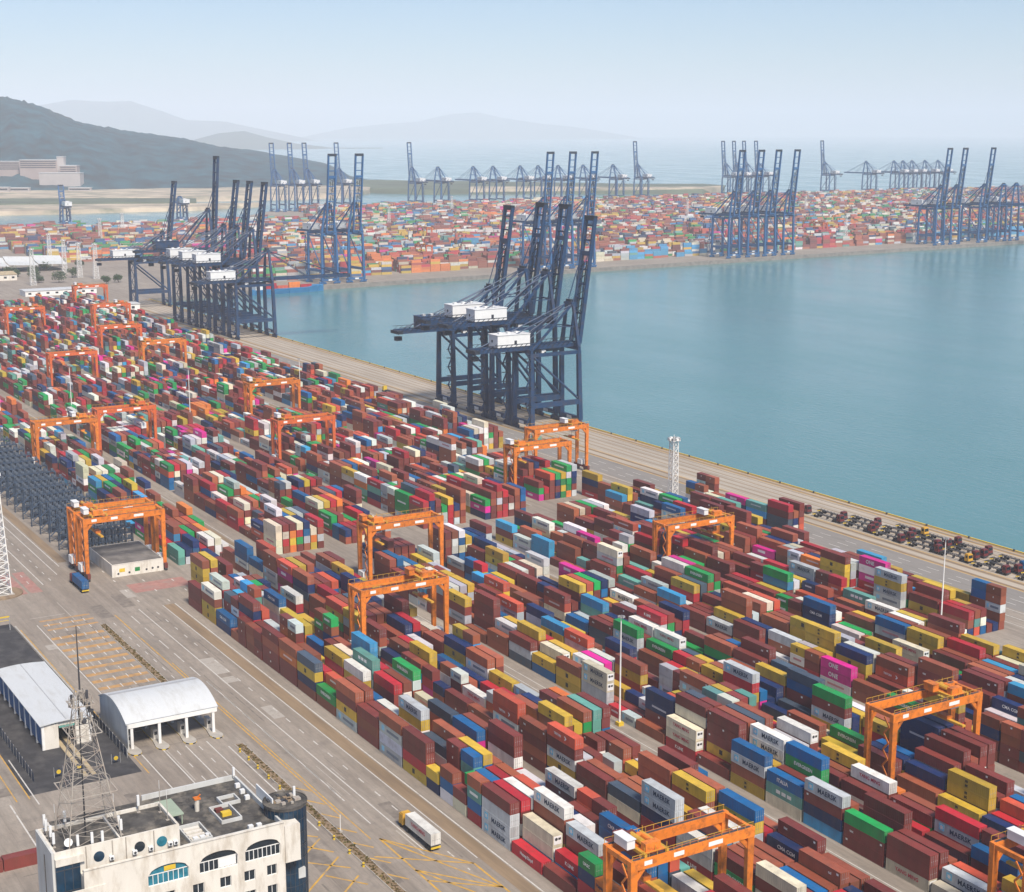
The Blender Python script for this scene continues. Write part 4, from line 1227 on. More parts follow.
    for s in (-1, 1):
        mb.beam((s * (lx - 1), gauge - .6, zg + 2), (s * 3.0, apex.y, za), 1.7 * th, 1.9 * th, 0, 1.2 * th, 1.3 * th)
        mb.beam((s * (lx - 1), 1, zg + 2), (s * 3.0, apex.y - 1.2, za - .8), .95 * th, 1.1 * th, 0)
        mb.beam((s * 5.6, gauge - .8, zg + (za - zg) * .5), (s * 4.4, gauge - 13, zg + 13), .5, .5, 0)
    mb.box(-3.8, apex.y - 1.4, za - .9, 3.8, apex.y + 1.2, za + .9, 0)
    mb.box(-2.4, apex.y - 1.0, za + .9, 2.4, apex.y + .8, za + 2.2, 2)
    mb.beam((-5.6, gauge - .8, zg + (za - zg) * .5), (5.6, gauge - .8, zg + (za - zg) * .5), .8, .8, 0)
    for s in (-1, 1):
        mb = part('back_stay'); mb.tube((s * 3.0, apex.y, za), (s * gx, -back + 6, zg + 3.5), .30 * th, 6); mb.tube((s * 3.0, apex.y, za), (s * gx, -4, zg + 3.5), .26 * th, 6)
    for s in (-1, 1):
        mb = part('boom_stay')
        if up_boom:
            m1 = apex + Vector((s * 2.4, 5.5, (tip.z - za) * .36)); m2 = hinge + d * (lb * .70) + Vector((s * 2.6, -.8, 0)); e = hinge + d * (lb * .42) + Vector((s * 2.6, -1.2, 0))
            mb.tube(apex + Vector((s * 2.4, 0, 0)), m1, .3, 6); mb.tube(m1, m2, .3, 6); mb.tube(m1, e, .24, 6)
        else:
            mb.tube(apex + Vector((s * 2.4, 0, 0)), hinge + d * (lb * .92) + Vector((s * 2.6, 0, 1)), .3, 6)
            mb.tube(apex + Vector((s * 2.4, 0, 0)), hinge + d * (lb * .45) + Vector((s * 2.6, 0, 1)), .28, 6)
    mb = part('machine_house'); mb.box(-hw, -18, zg + 4.0, hw, 1.5, zg + 10.2, house); mb.box(-hw - .3, -18.3, zg + 10.2, hw + .3, 1.8, zg + 10.5, house)
    mb.tube((-1.0, -18.02, zg + 7), (-1.0, -18.1, zg + 7), .75, 10, m=2); mb.box(-hw - .03, -12, zg + 5, -hw, -10, zg + 7.4, 2); mb.box(hw, -8, zg + 5, hw + .04, -6.5, zg + 7.2, 2)
    for q in (-15, -10, -5): mb.box(-1, q, zg + 10.5, 1.2, q + 1.6, zg + 11.4, 1)
    mb = part('trolley'); mb.box(-3.6, 4, zg + 1.0, 3.6, 9, zg + 2.0, 2); mb.box(-2.6, 5, zg - 2.2, 2.6, 6, zg + 1.0, 2)
    mb = part('operator_cab'); mb.box(1.0, 9.4, zg - 1.8, 3.4, 12.0, zg + .8, 1); mb.box(.98, 11.0, zg - 1.5, 3.42, 12.03, zg - .1, 3)
    return P

def sts_thing(parts, label, loc, rz=0.0, group=None):
    t = thing('quay_crane', label, 'quay crane', loc, rz, group)
    for n, mb, ms in parts: mb.build(n, ms, t)
    return t
def sts_single(parts, name='quay_crane'):
    """a far crane as one mesh"""
    mb = MB()
    for n, p, ms in parts:
        i = len(mb.v); mb.v += p.v; mb.f += [tuple(i + k for k in f) for f in p.f]; mb.m += p.m
    return mb.mesh(name, parts[0][2])

LAND = 413.0
g1 = 'quay cranes in the nearest group'
big = make_sts('crane_blue', 52, 79, 60)
base = sts_thing(big, 'dark blue quay crane second from left in the nearest group, boom raised', (-722, LAND, 0), 0, g1)
sts_thing(make_sts('crane_blue', 42, 66, 67, back=31, house=0), 'dark blue quay crane farthest left of the nearest group, house painted blue too', (-758.5, LAND, 0), 0, g1)
c = copy_tree(base); c.location = (-698, LAND, 0); c['label'] = 'dark blue quay crane third from left in the nearest group, boom raised'
low = make_sts('crane_blue', 41, 65, 66, back=30)
lowb_ = sts_thing(low, 'dark blue quay crane nearest to the camera, lower than its three neighbours, boom raised', (-674.5, LAND, 0), 0, g1)
g2 = 'quay cranes on the near quay beyond the first group'
lowd = make_sts('crane_blue', 41, 65, 62, up_boom=False, back=30)
sts_thing(lowd, 'low blue quay crane with its boom lowered flat over the water', (-1094, LAND, 0), 0, g2)
for x, w in ((-1124, 'right of the three close together'), (-1155, 'middle of the three close together'), (-1184, 'left of the three close together')):
    c = copy_tree(base); c.location = (x, LAND, 0); c['group'] = g2; c['label'] = f'blue quay crane beyond the first group, {w}'
tall = make_sts('crane_blue', 56, 90, 74, ang=86, house=0)
sts_thing(tall, 'blue quay crane with the tallest upright boom beyond the first group', (-1219, LAND, 0), 0, g2)
c = copy_tree(lowb_); c.location = (-1338, LAND, 0); c['group'] = g2; c['label'] = 'blue quay crane standing apart at the far end of near quay, slim raised boom'

g3 = 'quay cranes on the far quay across the basin'
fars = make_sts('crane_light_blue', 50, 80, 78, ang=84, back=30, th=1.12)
fa = math.atan2(0.068, 1)
def far_loc(y): return (far_x(y) - 3.5 - 30, y, 0)
ys3 = [(649, 'left of the pair behind the blue ship'), (680, 'right of the pair behind the blue ship'), (921, 'left of three behind the nearest crane group'), (952, 'middle of three behind the nearest crane group'),
       (983, 'right of three behind the nearest crane group'), (1209, 'leftmost in the group of four'), (1241, 'second in the group of four'), (1270, 'third in the group of four'),
       (1302, 'rightmost in the group of four'), (1590, 'first from left in the right edge group'), (1622, 'second from left in the right edge group'), (1681, 'third from left in the right edge group')]
fbase = None
for y, w in ys3:
    lab = f'light blue far quay crane, boom up, {w}'
    if fbase is None: fbase = t = sts_thing(fars, lab, far_loc(y), -math.pi / 2 + fa, g3)
    else: t = copy_tree(fbase); t.location = far_loc(y); t['label'] = lab
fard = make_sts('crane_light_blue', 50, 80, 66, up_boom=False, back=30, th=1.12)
fd = sts_thing(fard, 'light blue quay crane on far quay, boom lowered, at the right edge', far_loc(1723), -math.pi / 2 + fa, g3)
c = copy_tree(fd); c.location = far_loc(1751); c['label'] = 'light blue quay crane on far quay, boom lowered, cut by the right frame edge'

g4 = 'distant quay cranes on the far side of the far terminal'
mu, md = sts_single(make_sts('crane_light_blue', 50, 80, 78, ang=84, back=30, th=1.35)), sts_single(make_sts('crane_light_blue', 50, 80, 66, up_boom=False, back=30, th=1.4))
def far2(y, me, label, x=-2796):
    o = bpy.data.objects.new('quay_crane', me); C.objects.link(o)
    o.location = (x, y, 0); o.rotation_euler = (0, 0, math.pi / 2)
    tag(o, label, 'quay crane', g4)
far2(1162, mu, 'distant quay crane, boom up, leftmost of four before the hill')
far2(1200, mu, 'distant quay crane, boom up, second of four before the hill')
far2(1231, mu, 'distant quay crane, boom up, third of four before the hill')
far2(1300, mu, 'distant quay crane, boom up, rightmost of four before the hill')
far2(1463, mu, 'distant quay crane, boom up, alone left of the lowered row')
for k, y in enumerate((1523, 1607, 1655, 1722, 1767, 1818, 1883, 1962)): far2(y, md, f'distant quay crane with lowered boom, {ordinal(k + 1)} from left in the middle row')
far2(2029, mu, 'distant quay crane, boom up, at the right end of the middle row')
for k, y in enumerate((2279, 2311, 2341, 2377)): far2(y, mu, f'distant quay crane, boom up, {ordinal(k + 1)} of four behind the far quay group')
far2(2583, mu, 'distant quay crane, boom up, left end of the right row')
for k, y in enumerate((2718, 2812, 2843, 2874, 2919, 2965)): far2(y, md, f'distant quay crane with lowered boom, {ordinal(k + 1)} from left in the right row')
mu, md = sts_single(make_sts('crane_light_blue', 27, 40, 34, lx=6, gauge=18, back=18, bogie=7, th=1.3)), sts_single(make_sts('crane_light_blue', 27, 40, 30, lx=6, gauge=18, back=18, bogie=7, up_boom=False, th=1.3))
far2(700, mu, 'distant quay crane, boom up, standing alone by the strait at the left', -2620); far2(905, md, 'distant quay crane with lowered boom, standing alone by the strait at the left', -2620)

# ------------------------------------------------------------------ orange yard gantry cranes
S = 27.7
def make_rtg(paint, trolley_y=22.0, zt=22.4, house=True):
    P = []
    mats = [M[paint], M['crane_white'], M['steel_dark'], M['rtg_dark'], M['glass_dark'], M['rtg_yellow'], M['plate']]
    def part(n): mb = MB(); P.append((n, mb, mats)); return mb
    hx = 4.0
    for y, sg in ((0, 1), (S, -1)):
        for s in (-1, 1):
            mb = part('leg')
            mb.beam((s * hx, y, 2.6), (s * hx, y, zt - 1.0), .95, 1.2, 0, 1.1, 1.6)
            mb.beam((s * hx, y + sg * .3, zt - 4.2), (s * hx, y + sg * 3.0, zt - 1.2), .7, .9, 0)
            if s == 1 and y == 0:
                for k in range(9): mb.beam((hx - .55 - (k % 2) * 1.6, -.9, 3.2 + k * 2), (hx - 2.15 + (k % 2) * 1.6, -.9, 5.2 + k * 2), .2, .4, 0)
        mb = part('sill_beam'); mb.box(-hx - 1.8, y - .55, 1.7, hx + 1.8, y + .55, 2.8, 3)
        for s in (-1, 1):
            mb = part('wheel_bogie')
            mb.box(s * hx - 1.9, y - .5, 1.1, s * hx + 1.9, y + .5, 1.7, 3)
            for q in (-1.1, 1.1): mb.tube((s * hx + q, y - .38, .75), (s * hx + q, y + .38, .75), .75, 12, m=2)
    for s in (-1, 1):
        mb = part('girder')
        mb.box(s * hx - .6, -.8, zt - 2.0, s * hx + .6, S + .8, zt)
        e = s * (hx + .61)
        for a, b_ in ((2.2, 4.0), (9.0, 11.4), (17.2, 20.6)):
            mb.box(min(e, e + s * .02), a, zt - 1.35, max(e, e + s * .02), b_, zt - .45, 6)
        for yy in np.arange(-.5, S + .6, 1.9):
            mb.box(s * (hx + .5) - .04, yy - .04, zt, s * (hx + .5) + .04, yy + .04, zt + 1.1, 5)
        mb.box(s * (hx + .5) - .035, -.5, zt + 1.05, s * (hx + .5) + .035, S + .5, zt + 1.13, 5)
        mb.box(s * hx - .3, 0, zt + .004, s * hx + .3, S, zt + .05, 2)
    for y in (-.3, S + .3):
        mb = part('end_tie'); mb.box(-hx, y - .4, zt - 1.1, hx, y + .4, zt - .15)
    ty = trolley_y
    mb = part('trolley')
    mb.box(-hx - .4, ty - 2.8, zt + .1, hx + .4, ty - 2.2, zt + .7, 5); mb.box(-hx - .4, ty + 2.2, zt + .1, hx + .4, ty + 2.8, zt + .7, 5)
    mb.box(-hx, ty - 2.2, zt + .5, hx, ty + 2.2, zt + .7, 0)
    mb.tube((-2.6, ty - .9, zt + 1.4), (1.2, ty - .9, zt + 1.4), .65, 10, m=5); mb.tube((-1.6, ty + 1.0, zt + 1.2), (2.4, ty + 1.0, zt + 1.2), .5, 10, m=0)
    mb.box(2.0, ty - 2.0, zt + .7, 3.6, ty + 1.4, zt + 2.2, 0); mb.box(-3.6, ty - 1.6, zt + .7, -2.2, ty, zt + 1.9, 3)
    for q in (-3.9, 3.9):
        for w in (-2.6, 0, 2.6): mb.box(q - .05, ty + w - .05, zt + .7, q + .05, ty + w + .05, zt + 1.9, 5)
    mb = part('electric_house'); hc = 1 if house else 0; mb.box(-2.8, ty - 4.7, zt + .8, 1.4 if house else .2, ty - 2.9, zt + 2.6, hc); mb.box(-3.0, ty - 4.85, zt + 2.6, 1.6 if house else .4, ty - 2.75, zt + 2.75, hc)
    mb = part('operator_cab'); mb.box(.6, ty - 1.3, zt - 3.2, 3.0, ty + 1.3, zt - .8, 1); mb.box(2.4, ty - 1.0, zt - 2.8, 3.03, ty + 1.0, zt - 1.5, 4); mb.box(.8, ty - 1.33, zt - 2.7, 2.6, ty - 1.29, zt - 1.6, 4)
    mb = part('spreader'); mb.box(-6.1, ty - .5, zt - 6.9, 6.1, ty + .5, zt - 6.4, 5); mb.box(-1.6, ty - .9, zt - 6.4, 1.6, ty + .9, zt - 5.6, 0)
    for q in (-1.2, 1.2):
        for w in (-.6, .6): mb.tube((q, ty + w, zt - 5.6), (q, ty + w, zt + .5), .05, 4, m=2)
    mb = part('engine_house'); mb.box(-2.6, -1.5, 2.81, 1.4, 1.0, 5.4, 1); mb.box(-2.4, -1.54, 3.2, -.6, -1.5, 4.8, 6)
    mb = part('electric_cabinet'); mb.box(-2.2, S - .9, 2.81, 1.2, S + .9, 5.0, 6)
    return P
proto = {}
def rtg(x, y, label, paint='rtg_orange', ty=22.0, zt=22.4, house=True):
    key = (paint, ty, zt, house)
    if key not in proto:
        t = thing('yard_gantry_crane', label, 'gantry crane', (x, y, 0), 0, 'yard gantry cranes over the stacks')
        for n, mb, ms in make_rtg(paint, ty, zt, house): mb.build(n, ms, t)
        proto[key] = t
    else:
        t = copy_tree(proto[key]); t.location = (x, y, 0); t['label'] = label
    return t
rtg(-215.5, 153.4, 'orange gantry crane at the lower edge with white machine house on its left end', ty=5.2)
rtg(-178.5, 216.6, 'orange gantry crane cut off by the lower right corner, yellow machinery on top', ty=6.5)
rtg(-243.5, 247.2, 'orange gantry crane at lower right with trolley near its right leg', ty=21.0, house=False)
rtg(-394.5, 184.2, 'bright orange gantry crane over the front block, trolley near its right leg', ty=22.0, house=False)
rtg(-461, 218.6, 'faded orange gantry crane at the corner of the cross aisle behind another', ty=4.0, house=False)
rtg(-413, 309.5, 'orange gantry crane under the white lattice tower by the quay road', ty=22.0, zt=21.0)
rtg(-548, 329.2, 'orange gantry crane with white house on its left end, beside the cross aisle', ty=4.0)
rtg(-577, 357.6, 'orange gantry crane closest to the nearest quay cranes', ty=22.0)
rtg(-520.5, 138.2, 'orange gantry crane astride the cream box with blue truck at its foot', ty=5.2)
rtg(-532.6, 138.2, 'orange gantry crane nested close behind the one astride the cream box', ty=5.2)
rtg(-709, 169.0, 'orange gantry crane behind the dark blue racks', ty=22.0)
rtg(-728, 203.3, 'darker rust orange gantry crane right beside the one behind the racks', 'rtg_red', ty=22.0, house=False)
rtg(-657, 267.0, 'orange gantry crane in mid yard with a light pole right of it', 'rtg_red', ty=5.2)
rtg(-764, 295.3, 'orange gantry crane in mid yard, next one beyond that with the pole', ty=5.2)
rtg(-953, 297.4, 'orange gantry crane left of the second quay crane group, doubled beams', ty=4.0)
rtg(-931, 233.2, 'orange red gantry crane standing at far left middle of the yard', 'rtg_red', ty=22.0)
rtg(-1045, 297.4, 'orange red gantry crane third from the far end of the yard', 'rtg_red', ty=22.0)
rtg(-1180, 331.6, 'orange red gantry crane second from the far end of the yard', 'rtg_red', ty=22.0)
rtg(-1335, 359.6, 'orange red gantry crane at the far end of the yard', 'rtg_red', ty=5.2)
rtg(-1190, 268.0, 'orange red gantry crane at far left near the left frame edge', 'rtg_red', ty=22.0)

r_ = random.Random(31)
for k, (x, y, w) in enumerate(((-1600, 850, 'left of three quay cranes behind the nearest group'), (-1650, 1120, 'just left of the group of four cranes'), (-1622, 1400, 'right of the group of four cranes'), (-1760, 1480, 'second right of the group of four cranes'),
                               (-1900, 1010, 'deep among the stacks behind the three raised booms'), (-1840, 760, 'behind the pair of cranes at the corner'), (-1980, 1650, 'deep among the stacks at right'), (-1700, 1560, 'left of the right edge crane group'), (-2100, 1300, 'deep among the stacks at centre'))):
    t = rtg(x, y, f'orange far terminal gantry crane, {w}', 'rtg_red'); t.rotation_euler = (0, 0, R(90)); t['group'] = 'gantry cranes of the far terminal'

# ------------------------------------------------------------------ dark blue reefer racks
M['rack_panel'] = mat('rack_panel', (0.075, 0.095, 0.125), 0.6, 0.3, 0.6)
def make_rack():
    P = []
    mats = [M['rack_blue'], M['rack_panel']]
    mb = MB(); P.append(('post_frame', mb, mats))
    w = 20.0
    for k in range(9):
        y = k * w / 8
        for x in (-.9, .9): mb.box(x - .18, y - .18, 0, x + .18, y + .18, 11.4)
        mb.beam((-.9, y, .2), (.9, y, 2.7), .12, .12); mb.beam((.9, y, 2.9), (-.9, y, 5.4), .12, .12)
    for t in range(4):
        z = 2.7 + t * 2.75
        mb = MB(); P.append(('platform', mb, mats))
        mb.box(-1.05, 0, z, 1.05, w, z + .16)
        for x in (-1.0, 1.0):
            mb.box(x - .04, 0, z + 1.0, x + .04, w, z + 1.08)
            for k in range(9): mb.box(x - .035, k * w / 8 - .035, z + .16, x + .035, k * w / 8 + .035, z + 1.0)
        for k in range(8):
            y = (k + .5) * w / 8; mb.box(.3, y - .55, z + .5, .95, y + .55, z + 1.9, 1)
    mb = MB(); P.append(('staircase', mb, mats))
    for t in range(4):
        z = t * 2.75; a = -1.0 - 0.0
        mb.beam((0, -0.6 - (t % 2) * 2.6, z + .1), (0, -3.2 + (t % 2) * 2.6, z + 2.75), .9, .2)
        mb.box(-.6, -3.9 if t % 2 == 0 else -.7, z + 2.7, .6, -3.1 if t % 2 == 0 else 0, z + 2.85)
    for y in (-3.8, -.4): mb.box(-.6, y - .1, 0, -.45, y + .1, 12); mb.box(.45, y - .1, 0, .6, y + .1, 12)
    return P
rk = None
NR = 15
for k in range(NR):
    x = -548.0 - 13.6 * k
    lab = f'dark blue steel reefer rack, {ordinal(k + 1)} from the orange gantry cranes'
    if k == 0:
        rk = thing('reefer_rack', lab, 'storage rack', (x, 144.0, 0), 0, 'reefer racks in a row behind the gantry cranes')
        for n, mb, ms in make_rack():
            mb.v = [(vx, vy, vz * .86) for vx, vy, vz in mb.v]
            mb.build(n, ms, rk)
    else:
        c = copy_tree(rk); c.location = (x, 144.0, 0); c['label'] = lab

M['roof_flat'] = mat('roof_flat', (0.16, 0.145, 0.13), 0.9, 0.3, 0.3, dirt=(0.07, 0.065, 0.06), dirt_amt=0.7, dscale=0.2)
# cream block under the two gantry cranes
t = thing('concrete_box', 'large cream concrete box with dark flat roof and painted green and yellow signs', 'concrete box', (-516, 146.6, 0))
mb = MB(); mb.box(-28, 0, 0, 0, 18.6, 4.4); mb.build('wall', M['cream_wall'], t)
mb = MB(); mb.box(-27.7, .3, 4.4, -.3, 18.3, 4.5); mb.build('roof', M['roof_flat'], t)
mb = MB(); mb.box(-28.0, 0, 4.4, 0.1, .3, 4.56); mb.box(-28, 18.3, 4.4, .1, 18.6, 4.56); mb.box(-.3, .3, 4.4, .1, 18.3, 4.56); mb.box(-28, .3, 4.4, -27.7, 18.3, 4.56); mb.build('parapet', M['cream_wall'], t)
mb = MB(); mb.box(.0, 2.6, 1.6, .06, 4.6, 2.9, 0); mb.build('sign', M['yellow_paint'], t)
mb = MB(); mb.box(.0, 8.2, 1.2, .06, 10.0, 2.6, 0); mb.build('sign', M['g'], t)
for y in (2.2, 6.2, 12.4, 14.6, 16.6):
    mb = MB(); mb.tube((.0, y, .9 + (y % 1)), (.07, y, .9 + (y % 1)), .38, 10); mb.build('pipe_outlet', M['steel_dark'], t)

# ------------------------------------------------------------------ lattice towers, light poles
def lattice_legs(mb, z0, z1, w0, w1, n, th, m=0, brace=.6):
    def corner(t): w = (w0 + (w1 - w0) * t) / 2; z = z0 + (z1 - z0) * t; return [(-w, -w, z), (w, -w, z), (w, w, z), (-w, w, z)]
    a, b = corner(0), corner(1)
    for p, q in zip(a, b): mb.beam(p, q, th, th, m)
    for k in range(n):
        c0, c1 = corner(k / n), corner((k + 1) / n)
        for i in range(4):
            j = (i + 1) % 4
            mb.beam(c0[i], c1[j], th * brace, th * brace, m); mb.beam(c0[j], c1[i], th * brace, th * brace, m); mb.beam(c1[i], c1[j], th * brace, th * brace, m)
def make_tower(h, w0, w1, n):
    P = []
    mb = MB(); lattice_legs(mb, 0, h, w0, w1, n, .28, 0, .65); P.append(('lattice_frame', mb, [M['white_paint']]))
    mb = MB(); w = w1 / 2 + .7
    mb.box(-w, -w, h, w, w, h + .2); P.append(('platform', mb, [M['white_paint']]))
    mb = MB()
    for k in range(8):
        a = k * math.pi / 4; x, y = w * math.cos(a), w * math.sin(a)
        mb.box(x - .55, y - .55, h + .25, x + .55, y + .55, h + 1.3, k % 2)
    mb.tube((0, 0, h + .2), (0, 0, h + 2.6), .12, 6); P.append(('floodlight', mb, [M['white_paint'], M['steel_grey']]))
    mb = MB(); mb.box(-w0 / 2 - .8, -w0 / 2 - .8, 0, w0 / 2 + .8, w0 / 2 + .8, .5); P.append(('footing', mb, [M['kerb']]))
    return P
def tower(x, y, h, w0, w1, n, label, rz=0.0, src=None):
    if src is not None:
        t = copy_tree(src); t.location = (x, y, 0); t['label'] = label; return t
    t = thing('floodlight_tower', label, 'light tower', (x, y, 0), rz, 'white lattice floodlight towers')
    for n_, mb, ms in make_tower(h, w0, w1, n): mb.build(n_, ms, t)
    return t
tower(-516.5, 108.2, 40.7, 6.4, 3.0, 14, 'white lattice floodlight tower cut by the left frame edge, near the reefer racks')
mbp = MB(); mbp.tube((-516.5, 108.2, .001), (-516.5, 108.2, .35), 7.5, 28)
tag(mbp.build('round_planter', M['runway_dirt']), 'round earth bed in which the left lattice tower stands', 'planter')
t1 = tower(-506.5, 385.0, 26.0, 3.0, 2.6, 9, 'white lattice floodlight tower beside the quay road at the yard end')
ft = tower(-1808, 461, 36, 5.0, 2.8, 9, 'white lattice tower, second from left among those at the yard end, behind the trees')
for x, y, l in ((-1700, 449, 'white lattice tower, third from left among those at the yard end, behind the trees'), (-1644, 450, 'white lattice tower, fourth from left among those at the yard end'),
                (-1621, 461, 'white lattice tower, fifth from left at the yard end, beside the small tree'), (-1585, 386, 'white lattice tower at far left in front of the white canopy'), (-2090, 603, 'white lattice tower among far containers, left of the blue cranes'),
                (-2211, 671, 'white lattice tower among far containers, nearest the lone strait crane on its right'), (-2647, 711, 'pale tower just left of the lone crane by the strait'),
                (-2174, 1084, 'white lattice tower in far terminal, right of the crane pair'), (-2472, 1361, 'white lattice tower in far terminal, below the lone upright boom'),
                (-2150, 1652, 'white lattice tower in far terminal, left of the group of four cranes'), (-2165, 1937, 'white lattice tower in far terminal, right of the group of four cranes'), (-2844 + 140, 2881, 'white lattice tower in far terminal below the lowered boom row at right')):
    tower(x, y, 0, 0, 0, 0, l, src=ft)
tower(-1600, 1507, 0, 0, 0, 0, 'white lattice tower on far quay apron, right of the four cranes', src=ft)

def make_pole(h):
    P = []
    mb = MB(); mb.tube((0, 0, 0), (0, 0, h), .27, 8, .13); P.append(('pole', mb, [M['white_paint']]))
    mb = MB()
    for k in range(8):
        a = k * math.pi / 4; x, y = .75 * math.cos(a), .75 * math.sin(a)
        mb.beam((0, 0, h - .3), (x, y, h), .08); mb.box(x - .22, y - .22, h - .15, x + .22, y + .22, h + .2, 0)
    P.append(('lamp_head', mb, [M['steel_grey']]))
    mb = MB(); mb.box(-.8, -.8, 0, .8, .8, 1.0); P.append(('base_block', mb, [M['yellow_paint']]))
    return P
pl0 = None
for x, y, l in ((-324, 352.6, 'tall thin light pole before the sea side stacks at right'), (-312, 221.2, 'tall thin light pole in the truck lane at the centre of the stacks'), (-782, 269.0, 'tall thin light pole in mid yard, left of the upper gantry crane'),
                (-824, 217, 'tall thin light pole in the left part of the yard'), (-782, 333.0, 'tall thin light pole near the quay road, right of a gantry crane')):
    if pl0 is None:
        pl0 = thing('light_pole', l, 'light pole', (x, y, 0), 0, 'tall light poles in the container yard')
        for n_, mb, ms in make_pole(30.0): mb.build(n_, ms, pl0)
    else:
        c = copy_tree(pl0); c.location = (x, y, 0); c['label'] = l

# ------------------------------------------------------------------ truck gate with barrel roof
t = thing('truck_gate', 'white barrel roofed truck gate with raised lane islands', 'gate building', (-386, 104.5, 0))
GX, GY, ZE, RISE = 24.0, 23.8, 7.0, 3.1
def arc(x): u = x / GX; return ZE + RISE * (1 - (2 * u - 1) ** 2) - 1.1 * (1 - u) * 0
mb = MB(); N = 18
for k in range(N):
    xa, xb = GX * k / N, GX * (k + 1) / N
    for dz, m in ((0.25, 0), (0.0, 0)):
        mb.quad((xa, -.3, arc(xa) + dz), (xb, -.3, arc(xb) + dz), (xb, GY + .3, arc(xb) + dz), (xa, GY + .3, arc(xa) + dz), m)
    for y in (-.3, GY + .3): mb.quad((xa, y, arc(xa)), (xb, y, arc(xb)), (xb, y, arc(xb) + .25), (xa, y, arc(xa) + .25), 0)
mb.build('roof', M['roof_white'], t)
rb = MB(); k = 5
xa, xb = GX * .34, GX * .40
rb.hexa(((xa, 0, arc(xa) + .26), (xb, 0, arc(xb) + .26), (xb, GY, arc(xb) + .26), (xa, GY, arc(xa) + .26)), ((xa, 0, arc(xa) + .34), (xb, 0, arc(xb) + .34), (xb, GY, arc(xb) + .34), (xa, GY, arc(xa) + .34)))
rb.build('roof_band', M['roof_grey'], t)
for y0 in (0.0,):
    mb = MB(); pts = [(0, 0), (GX, 0)] + [(GX * k / N, arc(GX * k / N) - .01) for k in range(N, -1, -1)]
    mb.ngon([(x, y0, z) for x, z in pts]); mb.ngon([(x, y0 + .25, z) for x, z in pts][::-1])
    for (x0, z0), (x1, z1) in zip(pts, pts[1:] + pts[:1]): mb.quad((x0, y0, z0), (x1, y0, z1), (x1, y0 + .25, z1), (x0, y0 + .25, z0))
    mb.build('side_wall', M['grey_wall'], t)
for x in (GX - .35, 0.0):
    mb = MB(); mb.box(x, .3, ZE - 1.1, x + .35, GY, ZE); mb.build('fascia_beam', M['white_paint'], t)
for x in (GX - .5, GX / 2, .6):
    for y in (1.2, 8.4, 15.6, 22.8):
        mb = MB(); mb.box(x - .35, y - .35, .3, x + .35, y + .35, ZE - 1.1 if x != GX / 2 else arc(GX / 2) - .05); mb.build('column', M['white_paint'], t)
for y in (1.2, 8.4, 15.6, 22.8):
    mb = MB()
    pts = [(-3, y - 1.0), (GX - 3, y - 1.1), (GX + 1.5, y - 1.7)] + [(GX + 1.5 + 2.6 * math.sin(a), y - 1.7 * math.cos(a)) for a in (R(30), R(60), R(90), R(120), R(150))] + [(GX + 1.5, y + 1.7), (GX - 3, y + 1.1), (-3, y + 1.0)]
    n = len(pts); i = len(mb.v); mb.v += [(x, yy, .001) for x, yy in pts] + [(x, yy, .3) for x, yy in pts]
    mb.f.append(tuple(i + n + k for k in range(n))); mb.m.append(0)
    for k in range(n): mb.f.append((i + k, i + (k + 1) % n, i + n + (k + 1) % n, i + n + k)); mb.m.append(1 if k % 2 else 2)
    mb.build('lane_island', [M['kerb'], M['black'], M['yellow_paint']], t)
    mb = MB(); mb.box(GX - 6, y - .6, .3, GX - 3.6, y + .6, 2.9, 0); mb.box(GX - 3.62, y - .4, 1.4, GX - 3.58, y + .4, 2.3, 1); mb.build('booth', [M['cream_wall'], M['glass_dark']], t)

# ------------------------------------------------------------------ long shed with blue side
t = thing('inspection_shed', 'long white roofed shed with blue and white striped side', 'shed', (-421, 86.0, 0))
SX, SY, SZ = 47.5, 12.6, 6.6
mb = MB(); N = 10
def arc2(y): u = y / SY; return SZ + .45 * (1 - (2 * u - 1) ** 2)
for k in range(N):
    ya, yb = -.5 + (SY + 1) * k / N, -.5 + (SY + 1) * (k + 1) / N
    za, zb = arc2(max(0, min(SY, ya))), arc2(max(0, min(SY, yb)))
    mb.hexa(((-.4, ya, za), (SX + .5, ya, za), (SX + .5, yb, zb), (-.4, yb, zb)), ((-.4, ya, za + .22), (SX + .5, ya, za + .22), (SX + .5, yb, zb + .22), (-.4, yb, zb + .22)))
mb.build('roof', M['roof_white'], t)
rb = MB(); rb.box(0, SY / 2 - .12, arc2(SY / 2) + .221, SX, SY / 2 + .12, arc2(SY / 2) + .29); rb.build('ridge_strip', M['roof_grey'], t)
for k in range(9):
    x = k * (SX - .8) / 8
    for y in (0, SY - .7):
        mb = MB(); mb.box(x, y, 0, x + .8, y + .7, SZ - .05); mb.build('column', M['white_paint'], t)
for k in range(8):
    x = k * (SX - .8) / 8 + .8
    for y in (.15, SY - .35):
        mb = MB(); mb.box(x, y, .9, x + (SX - .8) / 8 - .8 - .9, y + .2, SZ - .06); mb.build('side_panel', M['U'] if k % 1 == 0 else M['N'], t)
for (a, b_) in ((.7, 4.2), (8.6, SY - .7)):
    for x in (SX - .3, 0):
        mb = MB(); mb.box(x, a, 0, x + .3, b_, SZ - .05); mb.build('end_wall', M['cream_wall'], t)
for x in (SX - .32, 0.02):
    mb = MB(); mb.ngon([(x, 0, SZ - .9), (x, SY, SZ - .9)] + [(x, SY * k / 10, arc2(SY * k / 10) - .01) for k in range(10, -1, -1)]); mb.build('gable', M['cream_wall'], t)
fl = MB(); fl.box(SX - .15, 4.4, 5.2, SX - .05, 8.4, 5.7); fl.build('door_header', M['T'], t)
